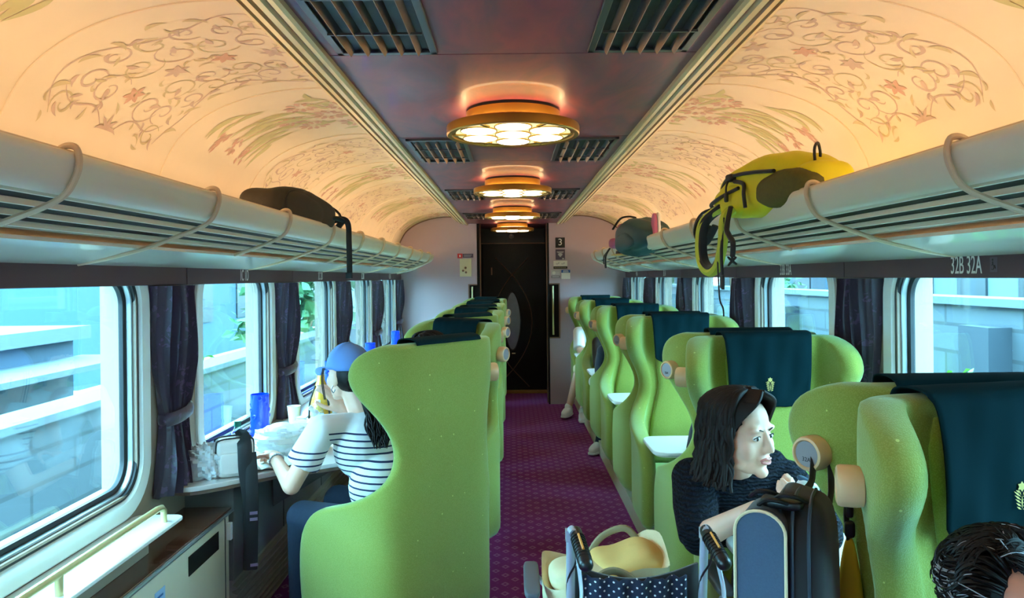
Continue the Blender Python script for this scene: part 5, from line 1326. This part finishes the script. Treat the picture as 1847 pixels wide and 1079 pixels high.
def hand(mb, w, d, palm_n, side, s=1.0, curl=0.6, spread=0.0, thumb=0.7):
    """wrist point, pointing direction, palm normal (out of the palm), side of the thumb"""
    w = Vector(w); d = Vector(d).normalized(); n = Vector(palm_n); n = (n - d*n.dot(d)).normalized(); r = d.cross(n)*side
    Rm = Matrix((r, d, n)).transposed()
    mb.ell(w + d*.045*s, (.040*s, .052*s, .015*s), Rm)
    mb.ell(w + d*.025*s + r*.018*s + n*.004*s, (.020*s, .028*s, .015*s), Rm)
    mb.cap(w - d*.02*s, w + d*.02*s, .023*s, .025*s, flat=.75, up=n)
    for i, (off, L, c2) in enumerate(((.029, .078, 1.0), (.0105, .086, 1.05), (-.009, .080, 1.1), (-.027, .064, 1.15))):
        p = w + d*(.082 - .004*abs(i-1.2))*s + r*off*s; a = 0.15; dr = (d + r*(off*spread*6)).normalized()
        for seg, ln in enumerate((.42, .32, .26)):
            a += curl*c2*(.75 if seg else .6)
            q = p + (dr*cos(a) + n*sin(a))*L*ln*s
            mb.cap(p, q, (.0092-.0008*seg)*s, (.0086-.0008*seg)*s, 10); p = q
    p = w + d*.020*s + r*.028*s
    for seg, (ln, aa) in enumerate(((.040, .75), (.030, .45), (.024, .15))):
        q = p + (d*cos(aa) + r*sin(aa) + n*thumb*(.5+.3*seg)).normalized()*ln*s
        mb.cap(p, q, (.0115-.001*seg)*s, (.0105-.001*seg)*s, 10); p = q
def torso(mb, pel, chest, neck, R, k=1.0, wide=1.0):
    pel, chest, neck = Vector(pel), Vector(chest), Vector(neck)
    mid = pel.lerp(chest, .5)
    mb.ell(pel, (.165*k*wide, .125*k, .13*k), R); mb.ell(mid, (.145*k*wide, .115*k, .14*k), R); mb.ell(chest, (.165*k*wide, .115*k, .15*k), R)
    mb.ell(chest.lerp(neck, .45), (.150*k*wide, .088*k, .075*k), R)
def person(name_label, loc, J, skin='skin', voxel=.006, top=None, legs=None, head_s=1.0, round_face=1.0, hands=True, face=True, bare_legs=False, k=1.0, shoes='sole', sleeve=1.0, wide=1.0, gaze=(0, 0)):
    """J holds world joint positions; everything is stored relative to the thing's base"""
    t = thing('person', name_label, 'person', loc); o_ = Vector(loc)
    g = {a: (Vector(v)-o_ if len(v) == 3 and a not in ('f', 'hf') else v) for a, v in J.items() if not isinstance(v, dict)}
    R = frame(J['f'], (g['chest']-g['pelvis'])); HR = frame(J['hf'], J.get('hup', (0, 0, 1)))
    mb = MB(); head_shape(mb, g['head'], HR, head_s, True, round_face)
    mb.cap(g['neck'], g['head'] + HR @ Vector((0, -.018, -.05)), .056*k, .050*k)
    torso(mb, g['pelvis'], g['chest'], g['neck'], R, .88*k, wide)
    for s in ('l', 'r'):
        if 'sh_'+s not in g: continue
        mb.cap(g['chest'].lerp(g['neck'], .5), g['sh_'+s], .05*k, .046*k)
        mb.cap(g['sh_'+s], g['el_'+s], .046*k, .037*k); mb.cap(g['el_'+s], g['wr_'+s], .038*k, .024*k)
        if hands: h = J['hand_'+s]; hand(mb, g['wr_'+s], h['d'], h['n'], h['side'], .98*head_s*h.get('s', 1), h.get('curl', .6), h.get('spread', 0), h.get('thumb', .7))
        else: mb.ell(g['wr_'+s], (.03, .04, .02))
    for s in ('l', 'r'):
        mb.cap(g['pelvis'] + R @ Vector(((.09 if s == 'r' else -.09)*k, 0, -.01)), g['kn_'+s], .078*k, .056*k)
        mb.cap(g['kn_'+s], g['an_'+s], .054*k, .036*k); mb.cap(g['an_'+s], g['an_'+s] + Vector((0, 0, -.03)), .034, .03)
    body = blob(mb, 'body', skin, t, voxel, 4)
    if face: face_parts(t, g['head'], HR, head_s, gaze)
    if top:
        mb = MB(); torso(mb, g['pelvis'], g['chest'], g['neck'], R, 1.0*k, wide)
        for s in ('l', 'r'):
            if 'sh_'+s not in g: continue
            mb.cap(g['chest'].lerp(g['neck'], .5), g['sh_'+s], .060*k, .062*k)
            e = g['sh_'+s].lerp(g['el_'+s], min(1, sleeve))
            mb.tube([g['sh_'+s], g['sh_'+s].lerp(e, .5), e], [.061*k, .066*k, (.072 if sleeve < 1 else .058)*k], 16)
            if sleeve > 1: mb.cap(g['el_'+s], g['el_'+s].lerp(g['wr_'+s], sleeve-1), .050*k, .040*k)
        blob(mb, 'shirt', top, t, min(voxel, .008)+.001, 5)
    if legs:
        mb = MB(); mb.ell(g['pelvis'] + R @ Vector((0, 0, -.02)), (.172*k*wide, .135*k, .11*k), R)
        for s in ('l', 'r'):
            mb.cap(g['pelvis'] + R @ Vector(((.09 if s == 'r' else -.09)*k, 0, -.01)), g['kn_'+s], .092*k, .070*k)
            if not bare_legs: mb.cap(g['kn_'+s], g['an_'+s], .066*k, .050*k)
        blob(mb, 'skirt' if bare_legs else 'trousers', legs, t, .009, 4)
    for s in ('l', 'r'):
        d = Vector(J.get('toe_'+s, J['f'])); d.z = 0; d.normalize(); a = g['an_'+s]; base = Vector((a.x, a.y, 0)) + Vector((0, 0, a.z-.075))
        Rf = frame(d)
        mb = MB(); rbox(mb, base + Rf @ Vector((0, .055, .045)), (.092, .265, .085), Rf, e=.6, fn=lambda p: (p.x*(1-.15*abs(p.y)), p.y, p.z*(1-.35*max(0, p.y)) - .2*max(0, p.y))); mb.cap(base + Vector((0, 0, .05)), base + Vector((0, 0, .095)), .043, .042); sh = mb.obj('shoe', 'white_cloth' if shoes == 'sole' else shoes, t)
        mb = MB(); rbox(mb, base + Rf @ Vector((0, .055, .012)), (.098, .278, .026), Rf, e=.5, fn=lambda p: (p.x*(1-.15*abs(p.y)), p.y, p.z)); mb.obj('sole', 'sole', sh)
    return t, g, HR, R
def locks(mb, HR, c, s, azs, start, tab, n=2, r0=.007, jit=.006, seed=1, length=1.0):
    """tapered strands: tab maps height below the crown to (radius factor, ...)"""
    rnd = random.Random(seed)
    for az in azs:
        for q in range(n):
            a = az + rnd.uniform(-.07, .07); pts = []
            L = length*rnd.uniform(.9, 1.05)
            for i in range(9):
                t = i/8*L
                rad, z = interp([(x[0], x[1]) for x in tab], t), interp([(x[0], x[2]) for x in tab], t)
                p = Vector((cos(a)*rad*.90 + start[0]*(1-min(1, t*4)), sin(a)*rad*1.12 + start[1]*(1-min(1, t*4)) - .010, z))
                p += Vector((rnd.uniform(-jit, jit), rnd.uniform(-jit, jit), 0))*min(1, t*2)
                pts.append(c + HR @ (p*s))
            pp = catmull(pts, 3); m = len(pp); rr = r0*s*rnd.uniform(.7, 1.2)
            mb.tube(pp, [rr*(.5+.9*sin(pi*min(.98, (i/m)**.6))) + .0012*s for i in range(m)], 6)

# ---- woman in a cap and striped shirt, seen from behind at the left table
striped = mat('striped_jersey', (230, 228, 226), .8)
def stripes():
    m = striped; tc = N(m, 'ShaderNodeTexCoord'); sp = N(m, 'ShaderNodeSeparateXYZ'); link(m, tc.outputs['Object'], sp.inputs[0])
    zz = math_node(m, 'ADD', sp.outputs[2], math_node(m, 'MULTIPLY', sp.outputs[0], 0.10))
    st = math_node(m, 'LESS_THAN', math_node(m, 'FRACT', math_node(m, 'DIVIDE', zz, 0.0255)), 0.27)
    lo = math_node(m, 'LESS_THAN', zz, 0.905)
    # the sleeve carries only three stripes near its hem
    x_sl = math_node(m, 'LESS_THAN', sp.outputs[0], -0.275)
    lo_sl = math_node(m, 'LESS_THAN', zz, 0.830)
    pick = mixc(m, x_sl, lo, lo_sl)
    f = math_node(m, 'MULTIPLY', st, pick)
    link(m, mixc(m, f, s2l((232, 230, 230)), s2l((26, 42, 84))), bsdf(m).inputs['Base Color'])
stripes()
base1 = (-0.45, 2.98, 0)
J1 = dict(f=(-.77, .64, 0), hf=(-.80, .60, -.05), pelvis=(-.485, 2.965, .545), chest=(-.600, 3.065, .845), neck=(-.640, 3.075, 1.000), head=(-.695, 3.10, 1.135),
    sh_l=(-.765, 2.935, .935), el_l=(-.885, 2.93, .715), wr_l=(-1.005, 3.10, .785), hand_l=dict(d=(-.35, .75, .05), n=(-.3, .1, -1), side=1, curl=.55, spread=.4),
    sh_r=(-.520, 3.225, .930), el_r=(-.700, 3.40, .785), wr_r=(-.765, 3.275, .955), hand_r=dict(d=(-.35, -.35, .9), n=(-.5, .4, -.2), side=1, curl=.5),
    kn_l=(-.865, 3.02, .56), an_l=(-.90, 3.10, .09), kn_r=(-.78, 3.28, .55), an_r=(-.86, 3.42, .09))
w1, g, HR, BR = person('woman in blue cap and navy striped white shirt sitting at the left table', base1, J1, voxel=.0052, top=striped, legs='denim', sleeve=.62, shoes='white_cloth', k=.98, wide=1.02)
mb = MB()
for i in range(46):
    a = i/46*2*pi; R0 = .058+.002*sin(a*5)
c = g['head']
mb = MB(); rows = []
for i in range(13):                                     # cap dome
    el = pi/2*i/12; rows.append([c + HR @ Vector(((.088*cos(el))*cos(a), (.108*cos(el))*sin(a) - .014, .020 + .108*sin(el) + (0.006*(sin(a) > 0)))) for a in [2*pi*j/40 for j in range(40)]])
mb.grid(rows, closed_u=True); o = mb.obj('cap', 'cap_blue', w1, angle=80); q = o.modifiers.new('t', 'SOLIDIFY'); q.thickness = .003
rows = []
for i in range(7):
    f = i/6; rows.append([c + HR @ Vector(((.082-.008*f)*sin(u), .075 + .085*f*cos(u)*1.0 + .020*cos(u), .030 - .004*f - .030*sin(u)**2)) for u in [-1.25+2.5*j/18 for j in range(19)]])
mb = MB(); mb.grid(rows); v = mb.obj('visor', 'cap_blue', o, angle=80); q = v.modifiers.new('t', 'SOLIDIFY'); q.thickness = .004
mb = MB(); mb.ell(c + HR @ Vector((0, -.014, .130)), (.007, .007, .004)); mb.obj('button', 'cap_blue', o)
mb = MB(); mb.ell(c + HR @ Vector((0, -.036, -.002)), (.080, .084, .080), HR)
rnd = random.Random(4)
for i in range(150):                                     # ponytail and nape hair
    a = rnd.uniform(-1.5, 1.5); st = Vector((.066*sin(a), -.072-.025*cos(a), rnd.uniform(-.055, .03)))
    p0 = c + HR @ st; p1 = c + HR @ Vector((.02*sin(a), -.120, -.045+rnd.uniform(-.015, .015)))
    e = Vector((-.530+.45+rnd.uniform(-.028, .030), 2.925-2.98+rnd.uniform(-.02, .02), .880+rnd.uniform(-.02, .06)))
    mids = p1.lerp(e, .4) + Vector((rnd.uniform(-.034, .030), rnd.uniform(-.03, .02), .030)); m2 = p1.lerp(e, .75) + Vector((rnd.uniform(-.026, .026), rnd.uniform(-.02, .02), .01))
    pp = catmull([p0, p1, mids, m2, e], 5); mb.tube(pp, [.0055*(1-.75*(k/len(pp))**3) for k in range(len(pp))], 6)
for k, y in ((-1, .06), (-1, .068), (1, .06)):           # loose side strands
    pp = catmull([c + HR @ Vector((k*.074, y, .03)), c + HR @ Vector((k*.080, y+.004, -.02)), c + HR @ Vector((k*.078, y-.006, -.10))], 5); mb.tube(pp, .0022, 6)
mb.obj('hair', 'hair', w1, angle=80)
mb = MB(); wr = Vector(J1['wr_l'])-Vector(base1); d = (wr-(Vector(J1['el_l'])-Vector(base1))).normalized(); Rw = d.to_track_quat('Z', 'Y').to_matrix()
for i in range(22): a = 2*pi*i/22; mb.ell(wr - d*.022 + Rw @ Vector((.0285*cos(a), .0285*sin(a), 0)), (.0046, .0046, .0046), None, 8, 6)
mb.obj('bead_bracelet', 'alu', w1)
mb = MB(); mb.tube(catmull([c + HR @ Vector((-.084, -.006, -.04)), c + HR @ Vector((-.092, -.004, -.055)), c + HR @ Vector((-.086, -.008, -.068)), c + HR @ Vector((-.080, -.012, -.055))], 5), .0022, 6); mb.obj('earring', 'alu', w1)

# ---- dark-haired passenger whose head shows over the foreground seat
J2 = dict(f=(-.67, -.74, 0), hf=(-.80, -.55, -.25), pelvis=(-.36, 3.90, .545), chest=(-.41, 3.86, .84), neck=(-.425, 3.855, .985), head=(-.445, 3.845, 1.125),
    sh_l=(-.27, 3.70, .92), el_l=(-.36, 3.55, .72), wr_l=(-.56, 3.52, .73), hand_l=dict(d=(-.9, -.2, 0), n=(0, 0, -1), side=1),
    sh_r=(-.55, 4.0, .92), el_r=(-.68, 3.90, .73), wr_r=(-.80, 3.72, .77), hand_r=dict(d=(-.7, -.6, 0), n=(0, 0, -1), side=-1),
    kn_l=(-.55, 3.56, .55), an_l=(-.68, 3.50, .09), kn_r=(-.70, 3.72, .55), an_r=(-.80, 3.66, .09))
w2, g, HR, BR = person('dark-haired passenger whose head shows over the foreground green seat on the left', (-.36, 3.90, 0), J2, voxel=.009, top='white_cloth', legs='denim', sleeve=1.6)
mb = MB(); c = g['head']; mb.ell(c + HR @ Vector((0, -.022, .045)), (.084, .100, .084), HR)
tab = [(0, .02, .128), (.15, .065, .112), (.35, .090, .06), (.6, .094, -.02), (1, .085, -.12)]
locks(mb, HR, c, 1.0, [radians(x) for x in range(-210, 31, 10)], (0, .02), tab, 2, .008)
mb.obj('hair', 'hair', w2, angle=80)

# ---- woman in a navy top looking out of the right window
J3 = dict(f=(.12, -.99, 0), hf=(.60, -.80, -.05), hup=(-.05, 0.05, 1), pelvis=(.86, 2.62, .56), chest=(.765, 2.52, .775), neck=(.735, 2.43, .915), head=(.722, 2.345, 1.030),
    sh_r=(.600, 2.49, .850), el_r=(.572, 2.285, .720), wr_r=(.690, 2.10, .865), hand_r=dict(d=(.85, -.20, .30), n=(-.1, .5, .8), side=-1, curl=.8, s=.95, thumb=.3),
    sh_l=(.915, 2.47, .845), el_l=(.955, 2.27, .730), wr_l=(.860, 2.12, .850), hand_l=dict(d=(-.6, -.35, .3), n=(.1, .5, .8), side=1, curl=.8, s=.95, thumb=.3),
    kn_r=(.80, 2.10, .56), an_r=(.80, 2.02, .19), kn_l=(1.02, 2.10, .56), an_l=(1.02, 2.02, .19))
crinkle = mat('navy_crinkle', (18, 27, 42), .85, spec=.2)
def crinkle_mat():
    m = crinkle; tc = N(m, 'ShaderNodeTexCoord'); wv = N(m, 'ShaderNodeTexWave'); wv.bands_direction = 'Z'; wv.inputs['Scale'].default_value = 26; wv.inputs['Distortion'].default_value = 5; wv.inputs['Detail'].default_value = 3; wv.inputs['Detail Scale'].default_value = 2
    link(m, tc.outputs['Object'], wv.inputs['Vector']); bp = N(m, 'ShaderNodeBump'); bp.inputs['Strength'].default_value = .9; bp.inputs['Distance'].default_value = .012
    link(m, wv.outputs['Fac'], bp.inputs['Height']); link(m, bp.outputs['Normal'], bsdf(m).inputs['Normal'])
    link(m, mixc(m, wv.outputs['Fac'], s2l((5, 9, 18)), s2l((14, 22, 38))), bsdf(m).inputs['Base Color'])
crinkle_mat()
w3, g, HR, BR = person('woman with shoulder-length dark hair and navy crinkled top looking out of the right window', (.86, 2.62, 0), J3, voxel=.0048, top=crinkle, legs='navy', sleeve=1.12, head_s=1.10, round_face=1.12, k=1.10, wide=1.12, shoes='black_cloth', gaze=(.6, 0))
c = g['head']; s = 1.10
mb = MB(); mb.ell(c + HR @ (Vector((0, -.026, .042))*s), (.086*s, .098*s, .086*s), HR)
tab = [(0, .012, .132), (.10, .055, .126), (.25, .092, .085), (.45, .100, .02), (.65, .101, -.05), (.82, .106, -.10), (1, .124, -.142)]
locks(mb, HR, c, s, [radians(x) for x in range(-180, 21, 5)], (0.0, .03), tab, 4, .0060, .010, 3, 1.0)
# side fringe swept off a centre parting
rnd = random.Random(9)
for k in (-1, 1):
    for i in range(26):
        u = i/25; st = Vector((k*.004, .068-.075*u, .126+.006*(1-u)))
        m1 = Vector((k*(.040+.012*u), .080-.065*u, .106)); m2 = Vector((k*(.072+.010*u), .050-.06*u, .055)); m3 = Vector((k*(.086+.006*u), .018-.045*u, .0)); m4 = Vector((k*(.092+.004*u), -.020-.03*u+rnd.uniform(-.008, .008), (-.055 if k > 0 else -.02)-.06*u))
        pp = catmull([c + HR @ (p*s) for p in (st, m1, m2, m3, m4)], 5); mb.tube(pp, [.0062*s*(1-.6*(j/len(pp))**2) for j in range(len(pp))], 6)
mb.obj('hair', 'hair_dark_brown', w3, angle=80)
# small snack pack held in her fingers
t = thing('snack_pack', 'small silver and yellow snack pack in the hands of the woman in navy', 'snack', (.805, 2.03, .940))
mb = MB(); rbox(mb, (0, 0, 0), (.075, .03, .055), Matrix.Rotation(.5, 3, 'Y') @ Matrix.Rotation(.3, 3, 'Z'), e=.7); mb.obj('foil', 'white_lam', t)
mb = MB(); rbox(mb, (-.006, -.012, -.004), (.026, .012, .020), Matrix.Rotation(.5, 3, 'Y'), e=.8); mb.obj('yellow_label', 'yellow', t)
mb = MB(); rbox(mb, (-.005, -.004, .026), (.05, .022, .018), Matrix.Rotation(.5, 3, 'Y'), e=.8); mb.obj('dark_top', 'slate', t)

# ---- grey-haired man at the lower right corner
J4 = dict(f=(.25, -.97, 0), hf=(.42, -.86, -.30), pelvis=(.93, 1.20, .55), chest=(.87, 1.20, .77), neck=(.81, 1.18, .875), head=(.790, 1.150, .985),
    sh_r=(.66, 1.20, .86), el_r=(.70, 1.02, .66), wr_r=(.86, .86, .66), hand_r=dict(d=(.7, -.5, -.1), n=(0, 0, -1), side=1),
    sh_l=(1.02, 1.16, .86), el_l=(1.08, .98, .66), wr_l=(.96, .84, .66), hand_l=dict(d=(-.7, -.5, -.1), n=(0, 0, -1), side=-1),
    kn_r=(.86, .76, .56), an_r=(.86, .66, .19), kn_l=(1.06, .76, .56), an_l=(1.06, .66, .19))
w4, g, HR, BR = person('grey-haired man at the lower right corner with only his hair and brow showing', (.93, 1.20, 0), J4, skin='skin_ruddy', voxel=.006, top='black_cloth', legs='navy', sleeve=1.8, shoes='black_cloth')
c = g['head']; mb = MB(); mb.ell(c + HR @ Vector((0, -.040, .036)), (.084, .088, .083), HR)
rnd = random.Random(12); mg = MB()
for i in range(1500):                                    # short wavy hair combed back, grey at the temples
    a = rnd.uniform(-pi*1.30, pi*.30); el = rnd.uniform(-.30, 1.5)
    if sin(a) > .30 and el < .80: continue
    n_ = Vector((cos(a)*cos(el), sin(a)*cos(el), sin(el))); p0 = Vector((n_.x*.084, n_.y*.092-.032, n_.z*.085+.036))
    side = 1 if n_.x > 0 else -1
    tdir = Vector((side*.35, -.8, -.15)) + Vector((sin(a*3+el*4)*.5, cos(a*2-el*5)*.4, sin(a*5)*.4)) + Vector((rnd.uniform(-.2, .2), rnd.uniform(-.2, .2), rnd.uniform(-.2, .2)))
    tdir = (tdir - n_*tdir.dot(n_)).normalized(); L = rnd.uniform(.025, .05); cv = n_.cross(tdir)*(.45*sin(a*4+el*3))
    pts = [c + HR @ (p0 + tdir*L*u + cv*L*u*u + n_*(.012*sin(pi*u*.9)+.001)) for u in (0, .35, .7, 1)]
    grey = rnd.random() < (.55 if (el < .35 and sin(a) > -.6) else .07)
    (mg if grey else mb).tube(catmull(pts, 3), [.0021]*5+[.0018, .0016, .0013, .0010, .0006] if not grey else .0009, 4, cap=False)
hb = mb.obj('hair', 'hair', w4, angle=80); mg.obj('grey_strands', 'hair_grey', hb, angle=80)

# ---- passengers down the car on the right
def back_person(label, x, y, sg, top, legs, hair, hz=1.13, lean=0.0, sleeve=.6, bare=False, hairlen=1.0, foot=None, k=.98, shoes='sole', voxel=.010):
    f = (0, sg, 0); fy = lambda d: y + sg*d
    J = dict(f=f, hf=(.15, sg, -.2), pelvis=(x, fy(.28), .56), chest=(x-lean*.5, fy(.30), .84), neck=(x-lean*.8, fy(.31), .98), head=(x-lean, fy(.33), hz),
        kn_l=(x-.09, fy(.72), .55), an_l=(x-.10, fy(.80), .19), kn_r=(x+.09, fy(.72), .55), an_r=(x+.10, fy(.80), .19))
    sl, sr_ = (.19, -.19) if sg < 0 else (-.19, .19)
    for s, dx in (('l', sl), ('r', sr_)):
        J['sh_'+s] = (x-lean*.6+dx, fy(.30), .90); J['el_'+s] = (x-lean*.5+dx*1.05, fy(.45), .70); J['wr_'+s] = (x-lean*.5+dx*.6, fy(.62), .73)
        J['hand_'+s] = dict(d=(-dx*2, sg*.6, 0), n=(0, 0, -1), side=1 if (s == 'l') == (sg > 0) else -1)
    if foot:
        for kk in foot: J[kk] = foot[kk]
    t, g, HR, BR = person(label, (x, fy(.28), 0), J, voxel=voxel, top=top, legs=legs, sleeve=sleeve, bare_legs=bare, k=k, shoes=shoes)
    c = g['head']; mb = MB(); mb.ell(c + HR @ Vector((0, -.024, .042)), (.084, .098, .084), HR)
    tab = [(0, .02, .130), (.15, .065, .115), (.35, .092, .06), (.6, .098, -.03), (1, .10, -.03-.13*hairlen)]
    locks(mb, HR, c, 1.0, [radians(q) for q in range(-215, 36, 12)], (0, .02), tab, 2, .009)
    mb.obj('hair', hair, t, angle=80)
    return t
back_person('farthest passenger on the right in white, one bare leg stretched into the aisle', 1.0, 8.72, -1, 'white_cloth', 'canvas', 'white_cloth', 1.06, .10, .9, True, .3,
    foot=dict(kn_r=(.72, 8.05, .52), an_r=(.60, 8.02, .10), kn_l=(.76, 7.98, .52), an_l=(.735, 7.80, .09), toe_r=(-.35, -.9, 0), toe_l=(-.1, -1, 0)))
back_person('passenger with long light brown hair, white shirt and dark sleeve at the fifth row', 1.02, 7.31, -1, 'black_cloth', 'white_cloth', 'hair_blond', 1.00, .03, 1.0, True, 1.6,
    foot=dict(kn_r=(.76, 6.78, .56), an_r=(.80, 6.66, .19), kn_l=(.94, 6.74, .56), an_l=(.94, 6.62, .19)))
back_person('passenger hidden by the fourth row seat, a white shoe showing in the aisle', .96, 5.93, 1, 'navy', 'denim', 'hair', 1.13, 0, 1.2, foot=dict(kn_l=(.86, 6.45, .52), an_l=(.755, 6.42, .085), toe_l=(-.55, -.85, 0)))
back_person('passenger in dark trousers hidden behind the woman in navy, facing the far door', 1.06, 3.04, 1, 'navy', 'denim', 'hair', 1.10, 0, 1.2, k=.80, foot=dict(kn_l=(.80, 3.62, .50), an_l=(.765, 3.72, .19)))
